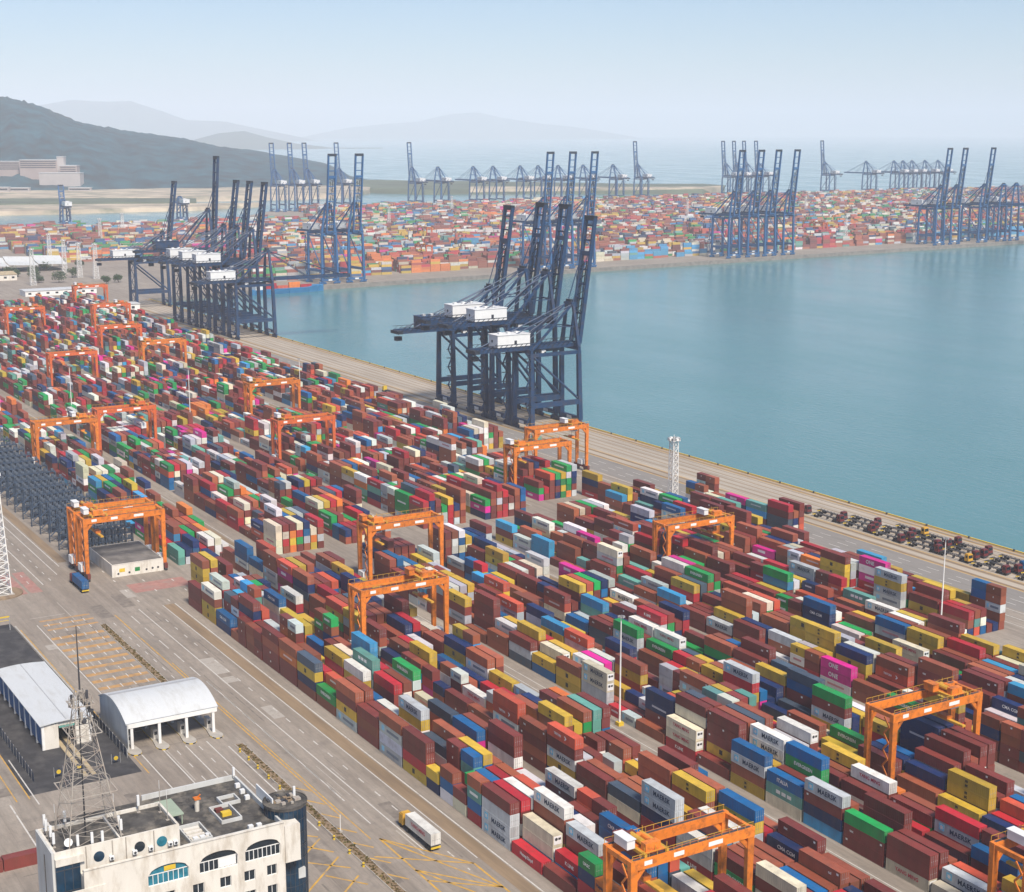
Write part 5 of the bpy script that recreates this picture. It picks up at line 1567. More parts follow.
for y in (5.0, 7.0):
    o = MB(); o.box(-418.0, 86 + y - .55, .006, -352.0, 86 + y + .55, .22)
    tag(o.build('ramp_track', M['tan']), f'tan concrete wheel track leading out of the long shed, {"left" if y < 6 else "right"} one', 'wheel track', 'wheel tracks out of the shed')

def fence(x0, x1, y, label, h=2.4, step=3.0, group=None):
    t = thing('panel_fence', label, 'fence', (x0, y, 0), 0, group)
    mb = MB(); mb.box(0, -.03, .15, x1 - x0, .03, h); mb.build('mesh_panel', M['fence'], t)
    n = int((x1 - x0) / step)
    for k in range(n + 1):
        p = MB(); p.box(k * step - .06, -.09, 0, k * step + .06, .09, h + .25); p.build('post', M['steel_grey'], t)
M['fence'] = mat('fence', (0.030, 0.040, 0.065), 0.7, 0.25, 0.8)
fence(-432, -355, 79.2, 'dark blue panel fence left of the long shed')
fence(-400, -358, 103.0, 'dark blue panel fence between the long shed and the truck gate')
for x, y, l in ((-355.2, 85.2, 'round yellow sign in front of the shed, left one'), (-356.2, 99.6, 'round yellow sign in front of the gate fence, right one'), (-355.6, 90.4, 'yellow sign beside the wheel track')):
    t = thing('road_sign', l, 'sign', (x, y, 0), 0, 'yellow signs before the shed')
    mb = MB(); mb.box(0.08, -.75, .7, .14, .75, 2.2); mb.build('board', M['fence'], t)
    mb = MB(); mb.tube((.141, 0, 1.45), (.17, 0, 1.45), .55, 16) if 'round' in l else mb.box(.141, -.6, 1.1, .17, .6, 1.7); mb.build('sign_face', M['yellow_paint'], t)
    for q in (-1.1, 1.1):
        mb = MB(); mb.tube((0, q, 0), (0, q, 2.7), .07, 6); mb.build('post', M['steel_grey'], t)
t = thing('gantry_barrier', 'low yellow height barrier across the dark lane beside the shed', 'barrier', (-476, 96, 0))
for y in (-6, -2, 2, 6):
    mb = MB(); mb.box(-.12, y - .12, 0, .12, y + .12, 4.6); mb.build('post', M['steel_grey'], t)
mb = MB(); mb.box(-.15, -6, 4.2, .15, 6, 4.6); mb.beam((-.1, -6, 3.2), (-.1, 6, 3.2), .12); mb.build('crossbar', M['yellow_paint'], t)

# planted strips with kerbs
def weeds(name, x0, x1, y0, y1, seed, n):
    r = random.Random(seed); mb = MB()
    for k in range(n):
        x = r.uniform(x0, x1); y = r.uniform(y0 + .3, y1 - .3); h = r.uniform(.08, .30) * (1.8 if r.random() < .10 else 1); w = r.uniform(.15, .45)
        for q in range(3):
            a = r.uniform(0, 6.28); dx, dy = math.cos(a) * w, math.sin(a) * w
            mb.quad((x - dx, y - dy, .12), (x + dx, y + dy, .12), (x + dx * .7 + .1, y + dy * .7, .12 + h), (x - dx * .7 + .1, y - dy * .7, .12 + h), 0 if r.random() < .4 else 1)
    return tag(mb.build(name, [M['weed'], M['weed_dry']]), kind='stuff')
M['weed'] = mat('weed', (0.12, 0.115, 0.04), 0.9, 0.4, 0.8)
M['weed_dry'] = mat('weed_dry', (0.26, 0.19, 0.07), 0.9, 0.4, 0.8)
ks = MB()
for x0, x1 in ((-466, -392), (-352, -250)):
    yc = 128.6 if x0 < -400 else 130.3
    y0, y1 = (yc - 1.3, yc + 1.1)
    ks.box(x0, y0, .001, x1, y0 + .2, .16, 1); ks.box(x0, y1 - .2, .001, x1, y1, .16, 1); ks.box(x0, y0 + .2, .001, x1, y1 - .2, .10, 0)
tag(ks.build('median_strip', [M['runway_dirt'], M['kerb']]), kind='structure')
weeds('weeds', -466, -392, 127.3, 129.7, 3, 420); weeds('weeds', -352, -250, 129.0, 131.4, 4, 520)
ks = MB(); ks.box(-478, 103.7, .001, -386, 104.3, .35)
tag(ks.build('lane_kerb', M['kerb']), kind='structure')
bl = None
for k, x in enumerate((-347, -341, -335, -328, -321, -314, -306, -298, -290, -282, -275)):
    lab = f'yellow and black bollard on the planted strip, {ordinal(k + 1)} from the gate'
    if bl is None:
        bl = thing('bollard', lab, 'bollard', (x, 128.6, 0), 0, 'yellow bollards along the planted strip')
        mb = MB(); mb.tube((0, 0, 0), (0, 0, .95), .28, 10); mb.build('post', M['yellow_paint'], bl)
        mb = MB(); mb.tube((0, 0, .5), (0, 0, .7), .29, 10); mb.build('band', M['black'], bl)
    else: c = copy_tree(bl); c.location = (x, 128.6, 0); c['label'] = lab
t = thing('marker_pole', 'thin pale pole at the end of the planted strip near the white truck', 'pole', (-292.5, 131.3, 0))
mb = MB(); mb.tube((0, 0, 0), (0, 0, 4.2), .1, 6); mb.build('pole', M['white_paint'], t)
mb = MB(); mb.box(-.35, -.35, 0, .35, .35, .5); mb.build('footing', M['kerb'], t)

# ------------------------------------------------------------------ trees near the far end of the yard
def tree(x, y, h, w, label, seed):
    r = random.Random(seed)
    t = thing('tree', label, 'tree', (x, y, 0))
    mb = MB(); mb.tube((0, 0, 0), (0, 0, h * .55), .35, 7, .16)
    for k in range(5):
        a = r.uniform(0, 6.28); mb.tube((0, 0, h * r.uniform(.3, .5)), (math.cos(a) * w * .3, math.sin(a) * w * .3, h * .72), .14, 5, .06)
    mb.build('trunk', M['bark'], t)
    mb = MB()
    cl = [(r.uniform(-.32, .32) * w, r.uniform(-.32, .32) * w, h * r.uniform(.45, .82), r.uniform(.16, .28) * w) for _ in range(9)]
    for k in range(750):
        cx, cy, cz, cr = r.choice(cl)
        v = Vector((r.gauss(0, 1), r.gauss(0, 1), r.gauss(0, .8))).normalized() * cr * r.uniform(.55, 1.08)
        p = Vector((cx, cy, cz)) + v; s = r.uniform(.3, .75)
        a, b = Vector((r.gauss(0, 1), r.gauss(0, 1), r.gauss(0, 1))).normalized() * s, Vector((r.gauss(0, 1), r.gauss(0, 1), r.gauss(0, 1))).normalized() * s
        mb.quad(p - a, p - b, p + a, p + b, 0 if r.random() < .6 else 1)
    mb.build('crown', [M['leaf_dark'], M['leaf_light']], t)
for k, (x, y, h, w, l) in enumerate(((-1600, 416, 12, 17, 'broad dark tree at the end of the yard, largest one before the lattice towers'), (-1648, 443, 11, 13, 'round dark tree right of the largest one before the lattice towers'), (-1563, 455, 8, 11, 'small dark tree beside the far corner road, left one of two'),
        (-1572, 470, 8, 10, 'small dark tree beside the far corner road, right one of two'), (-1712, 418, 9, 16, 'dark tree under the edge of the white canopy'), (-1745, 440, 9, 15, 'dark tree behind the canopy edge, left of the second tower'),
        (-1790, 470, 9, 14, 'dark tree between the tall lattice towers'), (-1770, 484, 8, 12, 'dark tree right of the tall lattice towers'), (-1690, 396, 8, 13, 'dark tree by the fence in front of the canopy'),
        (-2010, 520, 14, 26, 'dark tree among the far containers near the left edge'),
        (-1660, 405, 8, 15, 'dark tree in front of the tan warehouse roof, nearest the stacks'), (-1735, 372, 9, 17, 'broad dark tree under the left part of the white canopy'), (-1722, 395, 8, 14, 'dark tree close behind the tan warehouse'), (-1835, 455, 9, 18, 'dark tree row end behind the leftmost tall lattice tower'),
        (-1850, 476, 9, 17, 'dark tree left of the thin white roofed building'), (-1880, 540, 10, 18, 'dark tree behind the thin white roofed building, right end'), (-1872, 512, 10, 18, 'dark tree behind the thin white roofed building, middle'), (-1610, 398, 7, 12, 'small dark tree left of the largest tree'))): tree(x, y, h, w, l, 40 + k)

# ------------------------------------------------------------------ office tower block in the lower left corner
t = thing('office_building', 'stained cream office block with dark roof, arched windows and blue glass corner', 'building', (0, 0, 0))
XF, XB, Y0, Y1, ZR = -244.6, -269.6, 61.8, 98.6, 30.0
mb = MB()
mb.box(XB, Y0, 0, XF - .6, Y1, ZR - 1.2)
mb.build('body', M['cream_wall'], t)
# facade slab with the openings built from strips
AR = [(72.9, 80.3), (82.3, 89.5), (90.9, 97.7)]
W2 = [(68.6, 70.4), (75.6, 77.6), (80.9, 83.0), (86.0, 88.1), (90.6, 92.7), (95.0, 96.9)]
SILL, SPR, RIS = 24.0, 26.0, 1.55
def facade():
    mb = MB(); xf, xb = XF, XF - .6
    def pan(y0, y1, z0, z1): mb.box(xb, y0, z0, xf, y1, z1)
    ys = [Y0] + [v for a in AR for v in a] + [Y1]
    for k in range(0, len(ys), 2): pan(ys[k], ys[k + 1], SILL, ZR)
    for a, b in AR:
        n = 12
        for k in range(n):
            ya, yb = a + (b - a) * k / n, a + (b - a) * (k + 1) / n
            f = lambda y: SPR + RIS * math.sqrt(max(0, 1 - ((2 * (y - a) / (b - a)) - 1) ** 2))
            lo = [(xb, ya, f(ya)), (xf, ya, f(ya)), (xf, yb, f(yb)), (xb, yb, f(yb))]
            mb.hexa(lo, [(p[0], p[1], ZR) for p in lo])
    pan(Y0, Y1, 22.3, SILL)
    for z0, z1 in ((20.2, 22.3), (16.2, 18.3), (12.2, 14.3)):
        ys = [Y0] + [v for a in W2 for v in a] + [Y1]
        for k in range(0, len(ys), 2): pan(ys[k], ys[k + 1], z0, z1)
        pan(Y0, Y1, z0 - 1.9, z0)
    pan(Y0, Y1, 0, 10.3)
    return mb
facade().build('facade', M['cream_wall'], t)
def window(y0, y1, z0, z1, nx, pane, arch=None):
    f = MB(); x = XF - .38
    if arch:
        n = 12; g = lambda y: z1 + RIS * math.sqrt(max(0, 1 - ((2 * (y - y0) / (y1 - y0)) - 1) ** 2))
        p = MB()
        for k in range(n):
            ya, yb = y0 + (y1 - y0) * k / n, y0 + (y1 - y0) * (k + 1) / n
            p.quad((x, ya, z0), (x, yb, z0), (x, yb, g(yb)), (x, ya, g(ya)))
    else:
        p = MB(); p.quad((x, y0, z0), (x, y1, z0), (x, y1, z1), (x, y0, z1))
    for k in range(nx + 1):
        y = y0 + (y1 - y0) * k / nx; w = .10 if k % 2 else .14
        f.box(x + .01, max(y0, y - w / 2), z0, x + .09, min(y1, y + w / 2), z1)
    f.box(x + .01, y0, z1 - .06, x + .1, y1, z1 + .08)
    f.box(x + .01, y0, z0 - .02, x + .1, y1, z0 + .1)
    fo = f.build('window', M['letter_white'], t)
    p.build('pane', pane, fo)
window(*AR[0], SILL, SPR, 8, M['glass_teal'], True); window(*AR[1], SILL, SPR, 8, M['glass_dark'], True); window(*AR[2], SILL, SPR, 8, M['glass_dark'], True)
for z0, z1 in ((20.2, 22.3), (16.2, 18.3)):
    for a, b in W2: window(a, b, z0, z1, 2, M['glass_dark'])
mb = MB(); mb.box(XF - .36, 75.9, SPR + .2, XF - .30, 78.0, SPR + 1.1); mb.build('yellow_blind', M['yellow_paint'], t)
mb = MB(); mb.box(XF - .36, 86.0, SILL + .2, XF - .30, 89.2, SPR - .1); mb.build('white_blind', M['letter_white'], t)
mb = MB(); mb.box(XB + .4, Y0 + .4, ZR - 1.19, XF - .62, Y1 - .4, ZR - 1.0); mb.build('roof', M['roof_dark'], t)
mb = MB()
mb.box(XB, 79.8, ZR - 1.2, XB + .4, Y1, ZR); mb.box(XB + .4, Y1 - .4, ZR - 1.2, XF - .61, Y1, ZR); mb.box(XF - .61 - .3, 79.8, ZR - 1.0, XF - .61, Y1 - .4, ZR - .02)
mb.build('parapet', M['grey_wall'], t)
mb = MB(); mb.box(XF - .45, Y0, ZR, XF + .15, Y1, ZR + .14); mb.build('coping', M['cream_wall'], t)
# raised roof-top block with round windows
mb = MB(); mb.box(-258, 57.6, 22, -247.0, 79.7, ZR + 2.6); mb.build('rooftop_block', M['cream_wall'], t)
mb = MB(); mb.box(-257.6, 58.0, ZR + 2.61, -247.4, 79.3, ZR + 2.7); mb.build('block_roof', M['roof_dark'], t)
mb = MB()
for a in ((-258, 57.6, -257.6, 79.7), (-257.6, 57.6, -247.4, 58.0), (-257.6, 79.3, -247.4, 79.7), (-247.4, 57.6, -247.0, 79.7)): mb.box(a[0], a[1], ZR + 2.6, a[2], a[3], ZR + 3.3)
mb.box(-257.6, 69.0, ZR + 2.6, -247.4, 69.3, ZR + 3.2)
mb.build('block_parapet', M['cream_wall'], t)
for y, p in ((65.2, 'glass_navy'), (72.4, 'glass_dark'), (76.4, 'glass_teal')):
    mb = MB(); mb.tube((-247.0, y, ZR + .9), (-246.92, y, ZR + .9), .95, 20); mb.build('round_window', M[p], t)
for y in (66.9, 71.0, 73.9, 77.4, 78.4):
    mb = MB(); mb.box(-246.99, y, ZR - .1, -246.4, y + .8, ZR + .55); mb.tube((-246.39, y + .4, ZR + .22), (-246.36, y + .4, ZR + .22), .24, 10, m=1); mb.build('air_conditioner', [M['crane_white'], M['steel_dark']], t)
for y in (63.0, 67.6, 70.0, 75.0):
    mb = MB(); mb.tube((-246.9, y, ZR - 1), (-246.9, y, ZR + 3.3), .09, 6); mb.build('drain_pipe', M['mast_steel'], t)
# left wing: pale side wall and blue glass corner
mb = MB(); mb.box(-258.0, 57.2, 0, -247.2, 57.6, ZR + 3.3); mb.build('side_wall', M['grey_wall'], t)
mb = MB(); mb.box(-252.6, 57.14, 4, -252.1, 57.2, ZR + 1); mb.build('window_strip', M['glass_dark'], t)
mb = MB(); mb.box(-247.0, 57.6, 0, -246.6, 61.79, ZR + .9); mb.build('corner_glazing', M['glass_navy'], t)
mb = MB(); mb.box(-246.99, 57.6, ZR + 1.0, -246.3, 62.6, ZR + 2.3); mb.build('corner_band', M['cream_wall'], t)
mb = MB()
for zz_ in range(6, 31, 4): mb.box(-246.6, 57.6, zz_, -246.55, 61.79, zz_ + .15)
for y in (59.0, 60.4): mb.box(-246.6, y, 0, -246.55, y + .1, ZR + .9)
mb.build('glazing_bars', M['steel_dark'], t)
mb = MB(); mb.box(XF, 58.6, 0, XF + .2, Y0 + 3.6, ZR - 3.2); mb.build('wing_wall', M['cream_wall'], t)
# blue glass stair tower at the right
cx, cy, rr = -250.6, 101.3, 3.9
mb = MB(); mb.tube((cx, cy, 0), (cx, cy, ZR + .8), rr, 28); mb.build('stair_tower', M['glass_navy'], t)
mb = MB()
for zz_ in np.arange(2.5, 31, 2.6): mb.tube((cx, cy, zz_), (cx, cy, zz_ + .12), rr + .05, 28, caps=False)
for k in range(28):
    a = 2 * math.pi * k / 28; mb.beam((cx + (rr + .02) * math.cos(a), cy + (rr + .02) * math.sin(a), 0), (cx + (rr + .02) * math.cos(a), cy + (rr + .02) * math.sin(a), ZR + .8), .07)
mb.build('tower_mullions', M['steel_dark'], t)
mb = MB(); mb.tube((cx, cy, ZR + .8), (cx, cy, ZR + 1.3), rr + .2, 28); mb.build('tower_roof', M['roof_dark'], t)
mb = MB()
for k in range(28):
    a, b = 2 * math.pi * k / 28, 2 * math.pi * (k + 1) / 28
    mb.beam((cx + (rr + .2) * math.cos(a), cy + (rr + .2) * math.sin(a), ZR + 1.35), (cx + (rr + .2) * math.cos(b), cy + (rr + .2) * math.sin(b), ZR + 1.35), .2, .2)
mb.build('tower_coping', M['roof_dark'], t)
mb = MB(); mb.box(-258.5, 98.7, ZR - 1.2, -250.5, 98.95, ZR + 2.2); mb.build('tower_screen_wall', M['crane_white'], t)
mb = MB(); mb.box(-249.0, 98.61, ZR - 8.0, XF + .25, 101.6, ZR - .8); mb.build('tower_wing', M['cream_wall'], t)
mb = MB(); mb.box(cx + 3.4, 102.0, 17, cx + 4.0, 103.4, 19); mb.build('tower_panel', M['grey_wall'], t)
# clutter of the roof
def lring(x0, y0, x1, y1, z, h, w=.25):
    mb.box(x0, y0, z, x1, y0 + w, z + h); mb.box(x0, y1 - w, z, x1, y1, z + h); mb.box(x0, y0 + w, z, x0 + w, y1 - w, z + h); mb.box(x1 - w, y0 + w, z, x1, y1 - w, z + h)
for q in ((-253.5, 81.4, -246.4, 85.6, .8), (-258.5, 89.2, -251.6, 93.2, .7), (-262.0, 92.0, -258.7, 95.6, .7)):
    mb = MB(); lring(*q[:4], ZR - .99, q[4]); mb.build('roof_kerb', M['grey_wall'], t)
for k in range(16):
    a = k * 2.4; q = .4 + 2.6 * ((k * 7) % 10) / 10; s_ = .25 + .12 * (k % 4)
    mb = MB(); mb.box(cx + q * math.cos(a) - s_, cy + q * math.sin(a) - s_, ZR + 1.301, cx + q * math.cos(a) + s_, cy + q * math.sin(a) + s_, ZR + 1.5 + .1 * (k % 3)); mb.build('roof_debris', M[['runway_dirt', 'steel_dark', 'mast_steel'][k % 3]], t)
for k in range(4):
    m_ = MB(); m_.box(-252.6 + k * 1.5, 82.0, ZR - .99, -251.8 + k * 1.5, 85.0, ZR - .5); m_.build('roof_duct', M['cream_wall'], t)
for x, y in ((-248.0, 82.3), (-248.0, 83.6), (-248.4, 84.8), (-247.5, 92.6), (-247.4, 94.2), (-263, 97), (-260, 96.8), (-266, 97.2)):
    m_ = MB(); m_.box(x, y, ZR - .99, x + .8, y + .9, ZR - .2); m_.build('air_conditioner', M['crane_white'], t)
m_ = MB(); m_.box(-262.8, 80.2, ZR + .9, -255.5, 83.4, ZR + 1.15); m_.box(-262.6, 80.4, ZR - .99, -262.4, 80.6, ZR + .9); m_.box(-255.9, 83.0, ZR - .99, -255.7, 83.2, ZR + .9); m_.build('roof_awning', M['awning_green'], t)
m_ = MB(); m_.box(-255.6, 90.4, ZR - .99, -254.4, 92.2, ZR - .25, 0); m_.box(-257.8, 90.0, ZR - .99, -256.6, 91.4, ZR - .4, 1); m_.build('roof_crate', [M['yellow_paint'], M['rtg_dark']], t)

t = thing('rooftop_beacon', 'short cream column with orange top on the dark roof', 'roof equipment', (-259.5, 87.3, ZR - .995))
mb = MB(); mb.tube((0, 0, 0), (0, 0, 2.4), .42, 10, .5); mb.build('column', M['cream_wall'], t)
mb = MB(); mb.box(-.6, -.6, 2.4, .6, .6, 2.7); mb.beam((0, .2, 2.7), (.3, .6, 3.3), .25); mb.build('bracket', M['rtg_orange'], t)

# lattice radio mast on the roof-top block
t = thing('radio_mast', 'weathered steel lattice radio mast standing on the office roof', 'radio mast', (-252.4, 65.0, ZR + 2.71))
mb = MB(); lattice_legs(mb, 0, 27.0, 9.2, 1.3, 10, .15, 0, .45); mb.build('lattice_frame', M['mast_steel'], t)
mb = MB(); mb.tube((0, 0, 27), (0, 0, 38.5), .17, 7, .07); mb.build('pole', M['steel_dark'], t)
r_ = random.Random(8)
for z in (9.0, 19.5, 24.5):
    mb = MB()
    w = 4.8 + (.65 - 4.8) * z / 27 + .9
    for q in (-w, w): mb.box(q - .1, -w, z, q + .1, w, z + .1, 0); mb.box(-w, q - .1, z + .11, w, q + .1, z + .2, 0)
    for k in range(16):
        a = k * math.pi / 8; mb.beam((w * math.cos(a), w * math.sin(a), z + .1), (w * math.cos(a), w * math.sin(a), z + 1.2), .06)
        b = a + math.pi / 8; mb.beam((w * math.cos(a), w * math.sin(a), z + 1.2), (w * math.cos(b), w * math.sin(b), z + 1.2), .06)
    mb.build('platform', M['mast_steel'], t)
for k in range(14):
    z = 20.5 + (k % 5) * 1.25; a = r_.uniform(0, 6.28); q = 1.6
    mb = MB()
    if k % 3: mb.box(q * math.cos(a) - .18, q * math.sin(a) - .18, z, q * math.cos(a) + .18, q * math.sin(a) + .18, z + 1.7)
    else: mb.tube((q * math.cos(a), q * math.sin(a), z), (q * math.cos(a) * 1.3, q * math.sin(a) * 1.3, z), .5, 12, .3)
    mb.build('antenna', M['mast_steel'] if k % 2 else M['steel_dark'], t)
mb = MB()
for k in range(5): mb.tube((.4 - k * .2, -.5, 0), (.3 - k * .1, -.4, 26), .05, 4)
mb.build('feeder_cable', M['steel_dark'], t)
def roof_antenna(x, y, z, h, kind, label):
    t = thing('roof_antenna', label, 'antenna', (x, y, z), 0, 'small antennas on the office roof')
    mb = MB(); mb.tube((0, 0, 0), (0, 0, h), .07, 6); mb.box(-.3, -.3, 0, .3, .3, .08); mb.build('pole', M['mast_steel'], t)
    mb = MB()
    if kind == 0: mb.box(-.18, -.22, h - 1.9, .18, .22, h + .1)
    elif kind == 1: mb.tube((.1, 0, h - .4), (.45, 0, h - .3), .2, 14, .75)
    else: mb.tube((0, 0, h), (0, 0, h + 1.6), .04, 5)
    mb.build('panel' if kind == 0 else 'dish' if kind == 1 else 'whip', M['crane_white'], t)
zr = ZR + 2.71
k = 0
for x, y, h, kd in ((-257.0, 58.6, 3.4, 0), (-255.6, 58.5, 3.0, 0), (-254.0, 58.4, 2.6, 2), (-252.4, 58.5, 3.2, 0), (-250.6, 58.5, 2.6, 0), (-257.1, 60.5, 3.4, 2), (-257.1, 62.2, 3.2, 0), (-248.6, 60.4, 1.8, 1), (-248.2, 62.0, 2.4, 0), (-247.9, 64.4, 2.4, 0), (-247.9, 66.2, 2.2, 0),
                 (-251.5, 70.2, 2.6, 0), (-249.5, 70.0, 2.8, 0), (-257.0, 71.0, 3.0, 2), (-256.8, 75.4, 3.2, 0), (-254.8, 78.8, 4.6, 2), (-251.0, 78.9, 4.2, 2)):
    k += 1
    wd = ['white panel antenna', 'white dish antenna', 'thin whip antenna'][kd]
    roof_antenna(x, y, zr, h, kd, f'{wd} on the left roof block, {ordinal(k)} clockwise from its back left corner')
roof_antenna(-269.0, 98.2, ZR + .01, 1.6, 0, 'white panel antenna at the back right corner of the dark roof')
roof_antenna(-251.6, 103.6, ZR + 1.31, 1.8, 0, 'white panel antenna on top of the blue glass stair tower')

# ------------------------------------------------------------------ trucks
def make_tractor(paint):
    P = []
    mats = [M[paint], M['glass_dark'], M['steel_dark'], M['rubber'], M['letter_white'], M['yellow_paint']]
    mb = MB(); P.append(('cab', mb, mats))          # +x is the tail; the cab stands at -x
    mb.hexa(((-8.6, -1.2, .9), (-6.6, -1.2, .9), (-6.6, 1.2, .9), (-8.6, 1.2, .9)), ((-8.35, -1.15, 3.3), (-6.6, -1.15, 3.3), (-6.6, 1.15, 3.3), (-8.35, 1.15, 3.3)), 0)
    mb.box(-8.1, -1.0, 3.3, -6.7, 1.0, 3.55, 0)
    mb.box(-8.75, -1.2, .5, -8.4, 1.2, 1.0, 2)
    mb = MB(); P.append(('windscreen', mb, mats)); mb.hexa(((-8.56, -1.0, 1.95), (-8.50, -1.0, 1.95), (-8.50, 1.0, 1.95), (-8.56, 1.0, 1.95)), ((-8.42, -.98, 3.05), (-8.36, -.98, 3.05), (-8.36, .98, 3.05), (-8.42, .98, 3.05)), 1)
    for s in (-1, 1):
        mb = MB(); P.append(('side_window', mb, mats)); mb.box(-8.0, s * 1.16 - .04 * s - .02, 2.0, -7.1, s * 1.16 + .02, 2.95, 1)
    mb = MB(); P.append(('chassis', mb, mats))
    mb.box(-8.4, -.5, .75, -3.6, .5, 1.1, 2); mb.box(-5.2, -.9, 1.1, -3.9, .9, 1.3, 2); mb.box(-6.4, .5, .6, -5.3, 1.1, 1.2, 2)
    for x in (-7.6, -4.6):
        for s in (-1, 1):
            mb = MB(); P.append(('wheel', mb, mats)); mb.tube((x, s * .75, .52), (x, s * 1.2, .52), .52, 12, m=3)
    return P
def make_trailer():
    P = []
    mats = [M['steel_dark'], M['rubber'], M['yellow_paint']]
    mb = MB(); P.append(('frame', mb, mats))
    for s in (-1, 1): mb.box(-5.4, s * .5 - .12, 1.12 + .18, 7.0, s * .5 + .12, 1.5, 0)
    for x in (-5.3, -3, -1, 1, 3, 5, 6.8): mb.box(x, -1.2, 1.35, x + .25, 1.2, 1.52, 0)
    mb.box(-.5, -.6, .3, -.3, .6, 1.3, 0); mb.box(6.85, -1.2, .7, 7.05, 1.2, 1.1, 2)
    for x in (4.4, 5.7):
        for s in (-1, 1):
            mb = MB(); P.append(('wheel', mb, mats)); mb.tube((x, s * .7, .52), (x, s * 1.2, .52), .52, 12, m=1)
    return P
tp, trp = {}, None
def truck(x, y, paint, label, group=None, rz=0.0, trailer=True):
    """tractor and its skeletal trailer coupled together"""
    global trp
    key = (paint, trailer)
    if key not in tp:
        t = thing('truck', label, 'truck', (x, y, 0), rz, group)
        for n, mb, ms in make_tractor(paint): mb.build(n, ms, t)
        if trailer:
            tr = MB(); fr = None
            for n, mb, ms in make_trailer():
                if n == 'frame': fr = mb.build('trailer', ms, t)
                else: mb.build(n, ms, fr)
        tp[key] = t
    else:
        t = copy_tree(tp[key]); t.location = (x, y, 0); t.rotation_euler = (0, 0, rz); t['label'] = label
        if group: t['group'] = group
    return t
def loose_container(x, y, z, key, label, length=L40, mark='', rz=0.0):
    k2 = (length, key)
    if k2 not in SHELL: SHELL[k2] = shell_mesh(length, key)
    if key not in LEAF: LEAF[key] = leaf_mesh(key)
    o = bpy.data.objects.new('shipping_container', SHELL[k2]); C.objects.link(o); o.location = (x, y, z); o.rotation_euler = (0, 0, rz)
    tag(o, label, 'container')
    for q in (.16, CW / 2 + .015): child_mesh('door', LEAF[key], o, (length - .015, q, .165))
    if mark:
        b = Box(); b.len = length; b.mark = mark; b.col = key; b.t = 0; add_marks(o, b)
    return o
truck(-280.2, 145.2, 'rtg_yellow', 'yellow orange cabbed truck with a white container on the wide road')
loose_container(-285.4, 143.98, 1.53, 'W', 'white container with red lettering riding on the yellow orange cabbed truck', mark='red_text')
M['cab_red'] = mat('cab_red', (0.13, 0.022, 0.022), 0.45, 0.1, 0.5)
truck(-509.5, 133.4, 'cab_red', 'truck carrying a blue container at the foot of the gantry cranes')
loose_container(-514.6, 132.18, 1.53, 'U', 'blue container on the truck at the foot of the gantry cranes')
truck(-383, 213.6, 'cab_red', 'dark red tractor unit driving in the lane between stacks', trailer=False)
# parked terminal tractors with empty trailers on the quay apron
g = 'terminal trucks parked on the quay apron'
r_ = random.Random(21)
cols_ = ['cab_red', 'cab_red', 'cab_red', 'yellow_paint', 'cab_red', 'U', 'rtg_orange']
names = {'cab_red': 'dark red', 'rtg_yellow': 'yellow', 'U': 'blue', 'rtg_orange': 'orange'}
spots = []
for x, lanes in ((-466, (0,)), (-449, (0, 1)), (-432, (0, 1, 2)), (-414.5, (0, 1, 2, 3)), (-397.5, (0, 1, 2, 3)), (-380, (0, 1, 2, 3)), (-362.5, (0, 1, 2, 3)), (-345, (0, 1, 2, 3)), (-327, (0, 1, 2, 3)), (-309, (0, 1, 2, 3)), (-291, (0, 1, 2))):
    for l in lanes: spots.append((x + r_.uniform(-2, 2) - l * 1.5, 419.0 + l * 4.9 + r_.uniform(-.4, .4), l))
for k, (x, y, l) in enumerate(spots):
    if not in_view(x, y, 0, 40): continue
    p = 'rtg_yellow' if k in (9, 14, 22) else 'U' if k in (20,) else 'rtg_orange' if k in (26,) else 'cab_red'
    xi = sorted(set(s[0] for s in spots if s[2] == l)).index(x) + 1
    truck(x, y, p, f'{names[p]} terminal truck with empty trailer, {ordinal(xi)} from left in the {["landward", "second", "third", "seaward"][l]} line', g, rz=math.pi + r_.uniform(-.05, .05))
truck(-812, 404, 'yellow_paint', 'yellow truck on the quay road left of the nearest quay cranes', rz=0.0)
truck(-640, 399, 'cab_red', 'small red truck with a teal container on the quay road below the cranes')
loose_container(-641.5, 397.78, 1.53, 'T', 'short teal container on the small red truck below the quay cranes', L20)

# pale bus and white loose boxes at the right edge
t = thing('bus', 'white bus with dark windows parked behind the sea side stacks at right', 'bus', (-292.5, 336.0, 0), R(90))
mb = MB(); mb.box(-6, -1.25, .55, 6, 1.25, 3.3); mb.build('body', M['crane_white'], t)
mb = MB(); mb.box(-5.6, -1.28, 1.7, 4.6, -1.25, 2.7); mb.box(-5.6, 1.25, 1.7, 4.6, 1.28, 2.7); mb.build('side_windows', M['glass_dark'], t)
mb = MB(); mb.box(6.0, -1.05, 1.5, 6.04, 1.05, 2.9); mb.build('windscreen', M['glass_dark'], t)
for x in (-3.8, 3.8):
    for s in (-1, 1): mb = MB(); mb.tube((x, s * .95, .5), (x, s * 1.27, .5), .5, 12); mb.build('wheel', M['rubber'], t)
loose_container(-312.2, 49.9, 0, 'M', 'maroon container at the left edge below the long shed, left one of two in line', rz=R(90)); loose_container(-312.2, 62.3, 0, 'M', 'maroon container partly hidden behind the left end of the office building', rz=R(90))

